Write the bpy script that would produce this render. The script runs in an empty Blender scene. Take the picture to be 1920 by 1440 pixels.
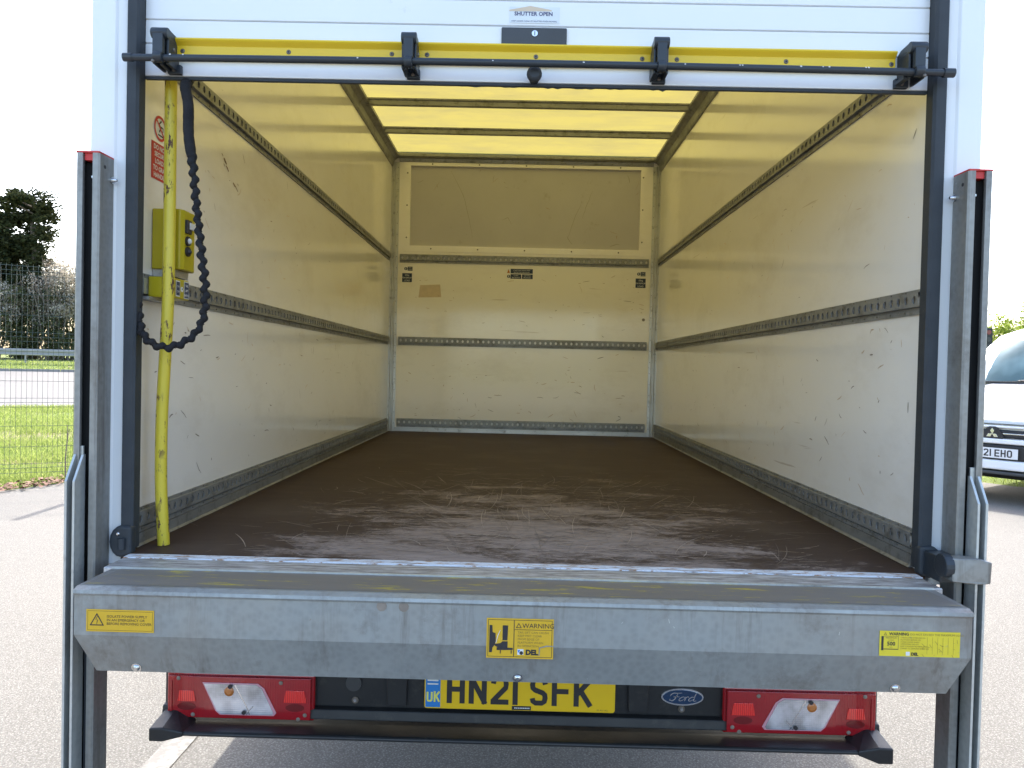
import bpy, bmesh, math, random
from mathutils import Vector, Matrix
from mathutils import noise as mnoise

sc = bpy.context.scene
COL = sc.collection
R = math.radians
GZ = -0.88                      # height of the yard below the cargo floor (floor = 0)

# ------------------------------------------------------------------ camera
yaw, pitch, roll, FPX = -0.010, -0.019, 0.0232, 1415.2
fw = Vector((math.sin(yaw)*math.cos(pitch), math.cos(yaw)*math.cos(pitch), math.sin(pitch)))
r0 = Vector((math.cos(yaw), -math.sin(yaw), 0)); u0 = r0.cross(fw)
rt = math.cos(roll)*r0 + math.sin(roll)*u0
up = -math.sin(roll)*r0 + math.cos(roll)*u0
cam = bpy.data.cameras.new('camera'); cam.lens = FPX/1920*36; cam.sensor_width = 36
cam.clip_start = 0.05; cam.clip_end = 3000
co = bpy.data.objects.new('camera', cam); COL.objects.link(co); sc.camera = co
m = Matrix((rt, up, -fw)).transposed().to_4x4(); m.translation = Vector((-0.0135, -1.8754, 0.4808))
co.matrix_world = m

# ------------------------------------------------------------------ sky and sun
SUN_EL = 42.0
w = bpy.data.worlds.new('World'); sc.world = w; w.use_nodes = True
nt = w.node_tree; nt.nodes.clear()
sk = nt.nodes.new('ShaderNodeTexSky'); sk.sky_type = 'NISHITA'; sk.sun_disc = False
sk.sun_elevation = R(SUN_EL); sk.sun_rotation = 0.0
sk.air_density = 1.0; sk.dust_density = 3.0; sk.ozone_density = 1.0
bg = nt.nodes.new('ShaderNodeBackground'); bg.inputs[1].default_value = 0.15
ou = nt.nodes.new('ShaderNodeOutputWorld')
nt.links.new(sk.outputs[0], bg.inputs[0]); nt.links.new(bg.outputs[0], ou.inputs[0])
sl = bpy.data.lights.new('sun', 'SUN'); sl.energy = 2.2; sl.angle = R(0.6); sl.color = (1.0, 0.95, 0.86)
so = bpy.data.objects.new('sun', sl); COL.objects.link(so)
sdir = Vector((-0.03, math.cos(R(SUN_EL)), math.sin(R(SUN_EL))))
so.rotation_euler = (-sdir).to_track_quat('-Z', 'Y').to_euler(); so.location = (0, 30, 40)
sc.view_settings.view_transform = 'Standard'; sc.view_settings.look = 'None'
sc.view_settings.exposure = 2.17; sc.view_settings.gamma = 1.0
try: sc.view_settings.use_curve_mapping = False
except Exception: pass
sc.cycles.max_bounces = 10; sc.cycles.diffuse_bounces = 6; sc.cycles.glossy_bounces = 4
sc.cycles.transmission_bounces = 6; sc.cycles.transparent_max_bounces = 8
sc.cycles.sample_clamp_indirect = 8.0; sc.cycles.caustics_reflective = False; sc.cycles.caustics_refractive = False

# ------------------------------------------------------------------ materials
class NM:
    """small node-tree writer"""
    def __init__(s, name):
        s.m = bpy.data.materials.new(name); s.m.use_nodes = True
        s.t = s.m.node_tree; s.t.nodes.clear()
        s.o = s.t.nodes.new('ShaderNodeOutputMaterial'); s.tc = s.t.nodes.new('ShaderNodeTexCoord')
    def L(s, a, b): s.t.links.new(a, b)
    def setin(s, sock, v):
        if hasattr(v, 'is_output') or hasattr(v, 'links'): s.L(v, sock)
        elif isinstance(v, (tuple, list)): sock.default_value = tuple(v) + ((1,) if len(v) == 3 and len(sock.default_value) == 4 else ())
        else: sock.default_value = v
    def co(s, scale=(1, 1, 1), rot=(0, 0, 0)):
        n = s.t.nodes.new('ShaderNodeMapping'); s.L(s.tc.outputs['Object'], n.inputs[0])
        n.inputs['Scale'].default_value = scale; n.inputs['Rotation'].default_value = rot; return n.outputs[0]
    def noise(s, scale, detail=4, rough=.55, vs=(1, 1, 1), rot=(0, 0, 0), dist=0):
        n = s.t.nodes.new('ShaderNodeTexNoise'); s.L(s.co(vs, rot), n.inputs['Vector'])
        n.inputs['Scale'].default_value = scale; n.inputs['Detail'].default_value = detail
        n.inputs['Roughness'].default_value = rough; n.inputs['Distortion'].default_value = dist; return n.outputs[0]
    def voro(s, scale, vs=(1, 1, 1), feature='F1', out=0):
        n = s.t.nodes.new('ShaderNodeTexVoronoi'); n.feature = feature; s.L(s.co(vs), n.inputs['Vector'])
        n.inputs['Scale'].default_value = scale; return n.outputs[out]
    def rng(s, f, a, b, c=0., d=1.):
        n = s.t.nodes.new('ShaderNodeMapRange'); s.setin(n.inputs[0], f)
        for i, v in enumerate((a, b, c, d)): n.inputs[i+1].default_value = v
        return n.outputs[0]
    def math(s, op, a, b=0.):
        n = s.t.nodes.new('ShaderNodeMath'); n.operation = op; s.setin(n.inputs[0], a); s.setin(n.inputs[1], b); return n.outputs[0]
    def mul(s, a, b): return s.math('MULTIPLY', a, b)
    def mix(s, f, a, b):
        n = s.t.nodes.new('ShaderNodeMix'); n.data_type = 'RGBA'; s.setin(n.inputs[0], f)
        s.setin(n.inputs[6], a); s.setin(n.inputs[7], b); return n.outputs[2]
    def xyz(s):
        n = s.t.nodes.new('ShaderNodeSeparateXYZ'); s.L(s.tc.outputs['Object'], n.inputs[0]); return n.outputs
    def bump(s, h, strength=.3, dist=.01):
        n = s.t.nodes.new('ShaderNodeBump'); n.inputs['Strength'].default_value = strength
        n.inputs['Distance'].default_value = dist; s.L(h, n.inputs['Height']); return n.outputs[0]
    def done(s, base, rough=.5, metal=0., spec=.5, normal=None, coat=0., trans=0., ior=1.45):
        b = s.t.nodes.new('ShaderNodeBsdfPrincipled')
        s.setin(b.inputs['Base Color'], base); s.setin(b.inputs['Roughness'], rough); s.setin(b.inputs['Metallic'], metal)
        b.inputs['Specular IOR Level'].default_value = spec; b.inputs['Coat Weight'].default_value = coat
        b.inputs['Transmission Weight'].default_value = trans; b.inputs['IOR'].default_value = ior
        if normal is not None: s.L(normal, b.inputs['Normal'])
        s.L(b.outputs[0], s.o.inputs[0]); s.b = b; return s.m

M = {}
def simple(name, col, rough=.5, metal=0., var=.12, sc_=12, spec=.5, coat=0., bumpy=0., dirt=None, dirtlim=(.6, .75)):
    n = NM(name); f = n.noise(sc_, 5)
    c = n.mix(f, tuple(x*(1-var) for x in col), tuple(min(1, x*(1+var)) for x in col))
    if dirt: c = n.mix(n.rng(n.noise(sc_*2.3, 8, .7), dirtlim[0], dirtlim[1]), c, dirt)
    r = n.rng(n.noise(sc_*.7, 4), .3, .7, *((max(.29, rough-.08), min(1, rough+.08)) if rough >= .28 else (max(.03, rough-.06), min(.26, rough+.06))))
    nm = n.bump(n.noise(sc_*8, 6), bumpy, .003) if bumpy else None
    M[name] = n.done(c, r, metal, spec, nm, coat); return M[name]

simple('white_paint', (.79, .805, .81), .36, var=.03, sc_=3, dirt=(.50, .49, .46), dirtlim=(.66, .80), coat=.2)
simple('rubber', (.032, .038, .045), .62, var=.25, sc_=20, dirt=(.12, .12, .12), dirtlim=(.66, .78), bumpy=.2)
simple('black_plastic', (.018, .019, .021), .45, var=.3, sc_=10, bumpy=.1, dirt=(.05, .047, .042), dirtlim=(.55, .8))
simple('grey_plastic', (.05, .052, .055), .4, var=.2, sc_=10)
simple('black_metal', (.026, .033, .041), .38, var=.2, sc_=14, dirt=(.16, .13, .11), dirtlim=(.68, .76), bumpy=.15)
simple('alu', (.52, .52, .50), .42, .75, var=.18, sc_=9, dirt=(.16, .15, .13), dirtlim=(.55, .75), bumpy=.15)
simple('dark_alu', (.27, .272, .265), .45, .4, var=.25, sc_=9, dirt=(.10, .09, .07), dirtlim=(.5, .75), bumpy=.15)
simple('kick_alu', (.24, .235, .22), .5, .4, var=.25, sc_=9, dirt=(.10, .09, .08), dirtlim=(.5, .72))
simple('strap_fabric', (.009, .009, .011), .8, var=.3, sc_=40, bumpy=.4)
simple('screw', (.16, .14, .12), .45, .6, var=.3, sc_=60)
simple('bright_steel', (.62, .62, .62), .25, 1., var=.1, sc_=30)
simple('chrome', (.75, .76, .78), .12, 1., var=.05, sc_=5)
simple('recess_panel', (.49, .465, .455), .5, var=.10, sc_=3.5, dirt=(.34, .29, .22), dirtlim=(.60, .8), spec=.3)
simple('red_cap', (.55, .03, .025), .4, var=.15, sc_=30)
simple('red_label', (.55, .03, .03), .4, var=.1, sc_=30)
simple('white_label', (.72, .72, .70), .4, var=.06, sc_=30)
simple('navy_label', (.02, .035, .085), .35, var=.15, sc_=30)
simple('yellow_label', (.66, .40, .025), .4, var=.08, sc_=40, dirt=(.35, .25, .06), dirtlim=(.68, .78))
simple('lemon_label', (.70, .56, .035), .4, var=.10, sc_=30, dirt=(.45, .40, .12), dirtlim=(.60, .74))
simple('ink', (.03, .028, .03), .5, var=.2, sc_=40)
simple('faint_ink', (.28, .20, .04), .5, var=.2, sc_=40)
simple('plate_yellow', (.80, .52, .012), .3, var=.04, sc_=20, coat=.3)
simple('plate_white', (.74, .74, .75), .3, var=.04, sc_=20, coat=.3)
simple('plate_blue', (.03, .21, .58), .3, var=.04, sc_=20, coat=.3)
simple('plate_gold', (.75, .72, .15), .4, var=.05, sc_=20)
simple('badge_blue', (.01, .035, .09), .2, var=.1, sc_=20, coat=.6)
simple('tyre', (.02, .02, .02), .8, var=.2, sc_=20, bumpy=.3)
simple('underbody', (.012, .012, .012), .8, var=.4, sc_=8)
simple('car_white', (.78, .79, .81), .22, var=.02, sc_=2, coat=.7)
simple('lamp_amber', (.50, .17, .04), .25, var=.1, sc_=40, coat=.5)
simple('lamp_reflector', (.62, .62, .64), .2, .85, var=.1, sc_=40)
simple('bark', (.12, .095, .07), .9, var=.35, sc_=3, bumpy=.4)
simple('twig', (.20, .16, .13), .9, var=.3, sc_=3)
simple('wire', (.06, .085, .078), .45, .3, var=.15, sc_=20)
simple('barrier_steel', (.30, .30, .29), .5, .5, var=.2, sc_=2)
simple('kerb_stone', (.28, .26, .24), .85, var=.2, sc_=6)
simple('scuff_dark', (.24, .20, .165), .6, var=.4, sc_=40)
simple('scuff_tan', (.50, .38, .26), .6, var=.3, sc_=25)
simple('scuff_pale', (.42, .34, .26), .6, var=.35, sc_=60)
simple('knock_brown', (.20, .12, .065), .7, var=.4, sc_=60)
simple('chip_white', (.62, .61, .58), .6, var=.1, sc_=40)
simple('paint_line', (.27, .26, .24), .8, var=.2, sc_=9, dirt=(.18, .17, .155), dirtlim=(.42, .55))
simple('dead_leaf', (.22, .11, .07), .8, var=.5, sc_=30)

def m_wall():
    n = NM('cream_wall')
    c = n.mix(n.noise(2.2, 5, .6), (.85, .805, .745), (.90, .865, .815))
    c = n.mix(n.mul(n.rng(n.noise(3.2, 8, .72, (.6, .6, 1.2)), .50, .72), .30), c, (.58, .50, .40))
    f = n.mul(n.rng(n.noise(26, 6, .65, (.5, .5, 1.5)), .69, .74), n.rng(n.noise(2.0, 2), .50, .62))
    c = n.mix(n.mul(f, .8), c, (.25, .18, .12))
    f2 = n.rng(n.noise(11, 3, .5, (.16, .16, 4.0)), .735, .77)
    c = n.mix(n.mul(f2, .5), c, (.42, .32, .22))
    r = n.rng(n.noise(5, 5, .6), .3, .7, .11, .19)
    M['wall'] = n.done(c, r, 0, .8, n.bump(n.noise(38, 4), .04, .002), coat=.5); n.b.inputs['Coat Roughness'].default_value = .09
m_wall()

def m_roof():
    n = NM('translucent_roof')
    c = n.mix(n.rng(n.noise(5, 7, .65, (.6, 1.6, 1)), .42, .72), (.25, .208, .056), (.205, .172, .060))
    t = n.t.nodes.new('ShaderNodeBsdfTranslucent'); d = n.t.nodes.new('ShaderNodeBsdfDiffuse')
    n.setin(t.inputs[0], c); n.setin(d.inputs[0], c)
    mx = n.t.nodes.new('ShaderNodeMixShader'); mx.inputs[0].default_value = .25
    n.L(t.outputs[0], mx.inputs[1]); n.L(d.outputs[0], mx.inputs[2]); n.L(mx.outputs[0], n.o.inputs[0])
    M['roof'] = n.m
m_roof()

def m_floor():
    n = NM('phenolic_floor')
    x, y, z = n.xyz()
    c = n.mix(n.noise(6, 6, .7, (.35, 3, 1)), (.040, .026, .021), (.082, .054, .043))
    # worn area between the rear edge and mid floor
    mx_ = n.math('SUBTRACT', 1., n.rng(n.math('ABSOLUTE', n.math('SUBTRACT', x, .06)), .30, 1.0))
    my_ = n.math('SUBTRACT', 1., n.rng(y, .45, 2.1))
    mask = n.mul(n.math('POWER', mx_, .8), my_)
    mask = n.math('ADD', mask, n.rng(n.noise(2.6, 5, .65, (.7, 1.5, 1)), .36, .64, -.50, .22))
    s1 = n.noise(6, 11, .84, (1.1, 1.9, 1), dist=1.0)
    thr = n.math('SUBTRACT', s1, n.math('SUBTRACT', .70, n.mul(mask, .345)))
    worn = n.rng(thr, -.02, .15)
    s2 = n.noise(34, 10, .86, (.5, 1.8, 1), dist=1.2)
    worn2 = n.rng(n.math('SUBTRACT', s2, n.math('SUBTRACT', .71, n.mul(mask, .32))), 0., .05)
    wf = n.math('MAXIMUM', n.mul(worn, .75), n.mul(worn2, .9))
    wc = n.mix(n.noise(22, 6, .7, (.4, 2, 1)), (.19, .14, .12), (.46, .385, .335))
    c = n.mix(wf, c, wc)
    c = n.mix(n.mul(n.rng(n.noise(3, 6), .5, .75), .35), c, (.13, .10, .08))
    c = n.mix(n.rng(n.noise(70, 3), .74, .78), c, (.3, .26, .2))
    M['floor'] = n.done(c, n.rng(wf, 0, 1, .55, .8), 0, .12, n.bump(n.noise(60, 5, .6, (.5, 2, 1)), .15, .002))
m_floor()

def m_galv(name, ca, cb, streak=.5, rough=.5, metal=.45, dirt=(.14, .12, .10)):
    n = NM(name)
    c = n.mix(n.noise(3.5, 6, .65, (1, 1, .7)), ca, cb)
    c = n.mix(n.mul(n.rng(n.voro(70), .1, .7), .22), c, tuple(min(1, x*1.35) for x in cb))
    st = n.mul(n.rng(n.noise(26, 7, .72, (1.6, 1.6, .10)), .50, .68), n.rng(n.noise(2.6, 3), .42, .60))
    c = n.mix(n.mul(st, streak), c, dirt)
    c = n.mix(n.mul(n.rng(n.noise(4, 9, .78), .54, .72), .75), c, dirt)
    c = n.mix(n.mul(n.rng(n.noise(2.2, 4), .50, .66), .14), c, (.30, .25, .20))
    c = n.mix(n.rng(n.noise(45, 5, .7, (1, 1, .5)), .72, .76), c, (.60, .61, .60))
    if name == 'galv':
        x, y, z = n.xyz(); en = n.mul(n.rng(n.math('ABSOLUTE', x), .55, .95), n.rng(n.noise(6, 6, .7), .38, .66)); c = n.mix(n.mul(en, .6), c, (.17, .135, .11))
    M[name] = n.done(c, n.rng(n.noise(9, 5), .3, .7, rough-.12, rough+.12), metal, .5, n.bump(n.noise(25, 6), .12, .003))
m_galv('galv', (.225, .238, .232), (.345, .358, .35), .75)
m_galv('galv_column', (.20, .195, .18), (.31, .31, .295), .8, .5, .45)
m_galv('galv_bright', (.42, .44, .43), (.58, .60, .58), .3, .4, .5)

def m_sill():
    n = NM('scraped_sill')
    s1 = n.noise(60, 8, .75, (.18, 1.6, 1))
    c = n.mix(n.rng(s1, .42, .60), (.22, .205, .20), (.62, .62, .63))
    c = n.mix(n.mul(n.rng(n.noise(8, 4, .6, (.5, 3, 1)), .62, .72), .7), c, (.13, .11, .10))
    M['sill'] = n.done(c, .45, .35, .5, n.bump(s1, .25, .002))
    n = NM('chipped_white_edge')
    f = n.rng(n.noise(42, 8, .7, (.5, 2.2, 1)), .53, .58)
    c = n.mix(f, (.66, .70, .76), (.34, .20, .12)); c = n.mix(n.rng(n.noise(30, 6, .7, (.3, 3, 1)), .55, .60), c, (.30, .27, .26))
    M['chipped'] = n.done(c, .5, 0, .5)
    n = NM('worn_yellow_tread')
    c = n.mix(n.noise(7, 6, .7, (.4, 2, 1)), (.15, .135, .12), (.235, .215, .195))
    c = n.mix(n.mul(n.rng(n.noise(34, 8, .75, (.25, 1.8, 1)), .56, .62), n.rng(n.noise(3, 2), .38, .5)), c, (.46, .38, .05))
    M['tread'] = n.done(c, .5, .25, .5, n.bump(n.noise(60, 6, .7, (.3, 1.5, 1)), .2, .002))
m_sill()

def m_yellow(name, ca, cb, amt, bright=False):
    n = NM(name)
    c = n.mix(n.noise(8, 5), ca, cb)
    r = n.rng(n.noise(42, 8, .72, (1.3, 1.3, .45)), amt, amt+.035)
    r = n.mul(r, n.rng(n.noise(5, 3), .42, .5))
    c = n.mix(r, c, (.10, .045, .03))
    M[name] = n.done(c, n.rng(r, 0, 1, .32, .7), 0, .5, n.bump(r, .3, .001))
m_yellow('pole_yellow', (.55, .44, .035), (.66, .53, .050), .55)
m_yellow('box_yellow', (.38, .305, .008), (.46, .37, .012), .66)
m_yellow('bar_yellow', (.72, .48, .018), (.79, .56, .030), .69)

def m_lens():
    n = NM('red_lens')
    x, y, z = n.xyz()
    rib = n.math('SINE', n.mul(x, 900.))
    c = n.mix(n.noise(30, 4), (.27, .006, .010), (.42, .010, .016))
    M['red_lens'] = n.done(c, .12, 0, .6, n.bump(rib, .12, .001), coat=.8)
    n = NM('red_reflector'); x, y, z = n.xyz()
    rib = n.math('SINE', n.mul(x, 1100.))
    c = n.mix(n.rng(rib, -1, 1), (.95, .03, .02), (.70, .01, .01))
    M['red_bright'] = n.done(c, .15, 0, .8, n.bump(rib, .4, .002), coat=1.)
    n = NM('clear_lens'); x, y, z = n.xyz()
    g = n.mul(n.rng(n.math('SINE', n.mul(x, 1300.)), -1, 1), n.rng(n.math('SINE', n.mul(z, 1100.)), -1, 1))
    c = n.mix(n.rng(n.noise(16, 3), .35, .65), (.38, .37, .38), (.80, .80, .86)); c = n.mix(n.mul(g, .28), c, (.85, .85, .9))
    M['clear_lens'] = n.done(c, .15, .55, .7, n.bump(g, .2, .001), coat=.8)
m_lens()

def m_ground():
    n = NM('asphalt_yard')
    c = n.mix(n.noise(.5, 5), (.132, .125, .112), (.18, .170, .154))
    c = n.mix(n.rng(n.voro(125), .12, .50), (.30, .288, .265), c)
    c = n.mix(n.mul(n.rng(n.noise(110, 4, .7), .50, .66), .55), c, (.075, .07, .065))
    c = n.mix(n.mul(n.rng(n.noise(3, 6, .7), .60, .74), .4), c, (.14, .125, .115))
    M['asphalt'] = n.done(c, .85, 0, .3, n.bump(n.noise(160, 5, .7), .6, .006))
    n = NM('road_asphalt')
    c = n.mix(n.noise(.7, 6, .6, (.3, 1, 1), (0, 0, R(30))), (.12, .115, .113), (.17, .163, .160))
    M['road'] = n.done(c, .8, 0, .3)
    n = NM('verge_soil')
    c = n.mix(n.noise(1.4, 7, .7), (.12, .17, .035), (.20, .25, .065))
    c = n.mix(n.rng(n.noise(1.1, 6, .65, (.35, 1.5, 1), (0, 0, R(-30))), .54, .64), c, (.34, .25, .17))
    c = n.mix(n.rng(n.noise(30, 5, .7), .5, .65), c, (.07, .10, .025))
    x, y, z = n.xyz(); v = n.math('ADD', n.mul(x, -.5), n.mul(y, .866)); v = n.math('ADD', v, n.rng(n.noise(.8, 4), .3, .7, -.9, .9))
    pth = n.math('SUBTRACT', 1., n.rng(n.math('ABSOLUTE', n.math('SUBTRACT', v, 14.2)), .5, 1.3))
    c = n.mix(n.mul(pth, .55), c, (.24, .20, .12))
    M['soil'] = n.done(c, .95, 0, .2, n.bump(n.noise(20, 6, .7), .8, .05))
m_ground()

def m_leaf(name, ca, cb, tr=.35):
    n = NM(name)
    oi = n.t.nodes.new('ShaderNodeNewGeometry')
    c = n.mix(oi.outputs['Random Per Island'], ca, cb)
    b = n.t.nodes.new('ShaderNodeBsdfDiffuse'); t = n.t.nodes.new('ShaderNodeBsdfTranslucent')
    n.setin(b.inputs[0], c); n.setin(t.inputs[0], c)
    mx = n.t.nodes.new('ShaderNodeMixShader'); mx.inputs[0].default_value = tr
    n.L(b.outputs[0], mx.inputs[1]); n.L(t.outputs[0], mx.inputs[2]); n.L(mx.outputs[0], n.o.inputs[0])
    M[name] = n.m
m_leaf('grass_blade', (.20, .27, .06), (.38, .42, .14), .45)
m_leaf('conifer_leaf', (.022, .034, .018), (.085, .088, .040), .2)
m_leaf('blossom', (.26, .22, .16), (.66, .60, .52), .35)
m_leaf('hedge_leaf', (.030, .042, .020), (.13, .14, .065), .25)
m_leaf('fresh_leaf', (.14, .20, .035), (.27, .33, .07), .5)

n = NM('tinted_glass')
M['glass'] = n.done(n.mix(n.noise(1.5, 2), (.10, .17, .18), (.25, .36, .37)), .04, 0, 1., None, coat=1.)
n = NM('screen_glass')
M['screen_glass'] = n.done(n.mix(n.rng(n.noise(1.6, 3), .4, .6), (.055, .10, .115), (.13, .21, .235)), .10, 0, .18, None, coat=0.)

# ------------------------------------------------------------------ mesh writer
class MB:
    def __init__(s, fr=None):
        s.v = []; s.f = []; s.mi = []; s.sm = []; s.fr = fr
    def P(s, p):
        p = Vector(p); return tuple(s.fr @ p) if s.fr is not None else tuple(p)
    def add(s, vs, fs, mi=0, sm=False):
        b = len(s.v); s.v += [s.P(p) for p in vs]
        for f in fs: s.f.append([b+i for i in f]); s.mi.append(mi); s.sm.append(sm)
    def quad(s, a, b, c, d, mi=0): s.add((a, b, c, d), ((0, 1, 2, 3),), mi)
    def box(s, x0, y0, z0, x1, y1, z1, mi=0):
        if x0 > x1: x0, x1 = x1, x0
        if y0 > y1: y0, y1 = y1, y0
        if z0 > z1: z0, z1 = z1, z0
        v = [(x, y, z) for x in (x0, x1) for y in (y0, y1) for z in (z0, z1)]
        s.add(v, ((0, 1, 3, 2), (4, 6, 7, 5), (0, 4, 5, 1), (2, 3, 7, 6), (0, 2, 6, 4), (1, 5, 7, 3)), mi)
    def prism(s, poly, off, mi=0, sm=False):
        """poly: list of 3D points; off: extrusion vector"""
        n = len(poly); o = Vector(off); a = [Vector(p) for p in poly]; b = [p+o for p in a]
        s.add(a+b, [tuple(range(n))[::-1], tuple(range(n, 2*n))], mi)
        s.add(a+b, [(i, (i+1) % n, n+(i+1) % n, n+i) for i in range(n)], mi, sm)
    def tube(s, path, r, seg=12, mi=0, cap=True, sy=1.):
        path = [Vector(p) for p in path]; n = len(path); vs = []
        pr = None
        for i, p in enumerate(path):
            t = (path[min(i+1, n-1)]-path[max(i-1, 0)]).normalized()
            if pr is None: pr = t.orthogonal().normalized()
            pr = (pr-t*pr.dot(t)).normalized(); q = t.cross(pr)
            rr = r[i] if isinstance(r, (list, tuple)) else r
            for k in range(seg):
                a = 2*math.pi*k/seg; vs.append(p+pr*math.cos(a)*rr+q*math.sin(a)*rr*sy)
        fs = [(i*seg+k, i*seg+(k+1) % seg, (i+1)*seg+(k+1) % seg, (i+1)*seg+k) for i in range(n-1) for k in range(seg)]
        s.add(vs, fs, mi, True)
        if cap:
            s.add(vs[:seg], [tuple(range(seg))[::-1]], mi); s.add(vs[-seg:], [tuple(range(seg))], mi)
    def disc(s, c, n, r, h, mi=0, seg=14, dome=0):
        """short cylinder standing on c along n"""
        c = Vector(c); n = Vector(n).normalized(); a = n.orthogonal().normalized(); b = n.cross(a)
        prof = [(r, 0), (r, h)] if not dome else [(r, 0), (r*.9, h*.6), (r*.5, h)]
        vs = []; 
        for (rr, hh) in prof: vs += [c+n*hh+(a*math.cos(2*math.pi*k/seg)+b*math.sin(2*math.pi*k/seg))*rr for k in range(seg)]
        m_ = len(prof)
        s.add(vs, [(j*seg+k, j*seg+(k+1) % seg, (j+1)*seg+(k+1) % seg, (j+1)*seg+k) for j in range(m_-1) for k in range(seg)], mi, bool(dome))
        s.add(vs[-seg:], [tuple(range(seg))], mi)
    def ribbon(s, pts, wid, mi=0, nrm=(0, 0, 1), taper=True):
        pts = [Vector(p) for p in pts]; nrm = Vector(nrm); n = len(pts); vs = []
        for i, p in enumerate(pts):
            t = (pts[min(i+1, n-1)]-pts[max(i-1, 0)]).normalized(); sd = t.cross(nrm).normalized()
            k = wid*(.25+.75*math.sin(math.pi*(i+.5)/n)) if taper else wid
            vs += [p+sd*k/2, p-sd*k/2]
        s.add(vs, [(2*i, 2*i+2, 2*i+3, 2*i+1) for i in range(n-1)], mi)
    def text(s, txt, size, x, y, z=0., mi=0, bold=0., align='LEFT', shear=0., sx=1.):
        c = bpy.data.curves.new('t', 'FONT'); c.body = txt; c.size = size; c.align_x = align
        c.resolution_u = 2; c.offset = bold; c.shear = shear; c.space_character = 1.0
        o = bpy.data.objects.new('t', c); me = bpy.data.meshes.new_from_object(o)
        s.add([(x+v.co.x*sx, y+v.co.y, z) for v in me.vertices], [tuple(p.vertices) for p in me.polygons], mi)
        bpy.data.objects.remove(o); bpy.data.curves.remove(c); bpy.data.meshes.remove(me)
    def build(s, name, mats, parent=None, bevel=0., seg=2, label=None):
        me = bpy.data.meshes.new(name); me.from_pydata(s.v, [], s.f)
        if isinstance(mats, str): mats = [mats]
        for k in mats: me.materials.append(M[k])
        me.polygons.foreach_set('material_index', s.mi); me.polygons.foreach_set('use_smooth', s.sm)
        bm = bmesh.new(); bm.from_mesh(me)
        if bevel: bmesh.ops.remove_doubles(bm, verts=bm.verts, dist=1e-5)
        bmesh.ops.recalc_face_normals(bm, faces=bm.faces); bm.to_mesh(me); bm.free(); me.update()
        o = bpy.data.objects.new(name, me); COL.objects.link(o)
        if parent is not None:
            o.parent = parent
            if parent.get('_world'):
                o.location = tuple(-c for c in parent['_world'])
        if bevel:
            b = o.modifiers.new('bevel', 'BEVEL'); b.width = bevel; b.segments = seg; b.limit_method = 'ANGLE'; b.angle_limit = R(35)
            b.harden_normals = False
        if label: o['label'] = label
        return o

def frame(o, ex, ey):
    ex = Vector(ex).normalized(); ey = Vector(ey).normalized(); ez = ex.cross(ey)
    mt = Matrix((ex, ey, ez)).transposed().to_4x4(); mt.translation = Vector(o); return mt
def tag(o, label=None, cat=None, group=None, kind=None):
    if label: o['label'] = label
    if cat: o['category'] = cat
    if group: o['group'] = group
    if kind: o['kind'] = kind
    return o
def thing(name, loc, label, cat, group=None, rz=0., world=False):
    o = bpy.data.objects.new(name, None); COL.objects.link(o); o.location = loc; o.rotation_euler = (0, 0, rz)
    o.empty_display_size = .2; tag(o, label, cat, group)
    if world: o['_world'] = list(loc)
    return o

# plate lettering: 50 x 79 mm characters, 14 mm strokes
GL = {'H': [[(0, 0), (0, 1)], [(1, 0), (1, 1)], [(0, .5), (1, .5)]],
      'N': [[(0, 0), (0, 1)], [(0, 1), (1, 0)], [(1, 0), (1, 1)]],
      '2': [[(0, .78), (.05, .92), (.22, 1), (.78, 1), (.95, .92), (1, .78), (.97, .62), (0, .05), (0, 0)], [(0, 0), (1, 0)]],
      '1': [[(.5, 0), (.5, 1)]],
      'S': [[(1, .80), (.93, .94), (.75, 1), (.25, 1), (.06, .93), (0, .78), (.04, .64), (.2, .56), (.8, .44), (.96, .36), (1, .22), (.94, .07), (.75, 0), (.25, 0), (.06, .07), (0, .2)]],
      'F': [[(0, 0), (0, 1)], [(0, 1), (1, 1)], [(0, .52), (.9, .52)]],
      'K': [[(0, 0), (0, 1)], [(1, 1), (.06, .42)], [(.34, .56), (1, 0)]],
      'E': [[(0, 0), (0, 1)], [(0, 1), (1, 1)], [(0, .5), (.9, .5)], [(0, 0), (1, 0)]],
      'O': [[(.0, .2), (.0, .8), (.07, .94), (.25, 1), (.75, 1), (.93, .94), (1, .8), (1, .2), (.93, .06), (.75, 0), (.25, 0), (.07, .06), (0, .2)]],
      'L': [[(0, 0), (0, 1)], [(0, 0), (1, 0)]],
      'U': [[(0, 1), (0, .2), (.07, .06), (.25, 0), (.75, 0), (.93, .06), (1, .2), (1, 1)]]}
def plate_text(mb, txt, x, y, h, mi, z=.002, k=.63, st=.18, gap=.14):
    wd = h*k; s_ = h*st
    for ch in txt:
        if ch == ' ': x += h*.28; continue
        narrow = ch == '1'
        ww = s_ if narrow else wd
        for line in GL[ch]:
            pts = [(x+s_/2+(px*(wd-s_) if not narrow else 0), y+s_/2+py*(h-s_), z) for px, py in line]
            # straight strokes end square with the outline
            P_ = [Vector(p) for p in pts]
            d0 = (P_[0]-P_[1]).normalized(); d1 = (P_[-1]-P_[-2]).normalized()
            if len(P_) == 2: P_[0] += d0*s_/2*.98; P_[-1] += d1*s_/2*.98
            z += .00004
            mb.ribbon(P_, s_, mi, (0, 0, 1), False)
        x += ww+h*gap
    return x

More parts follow.
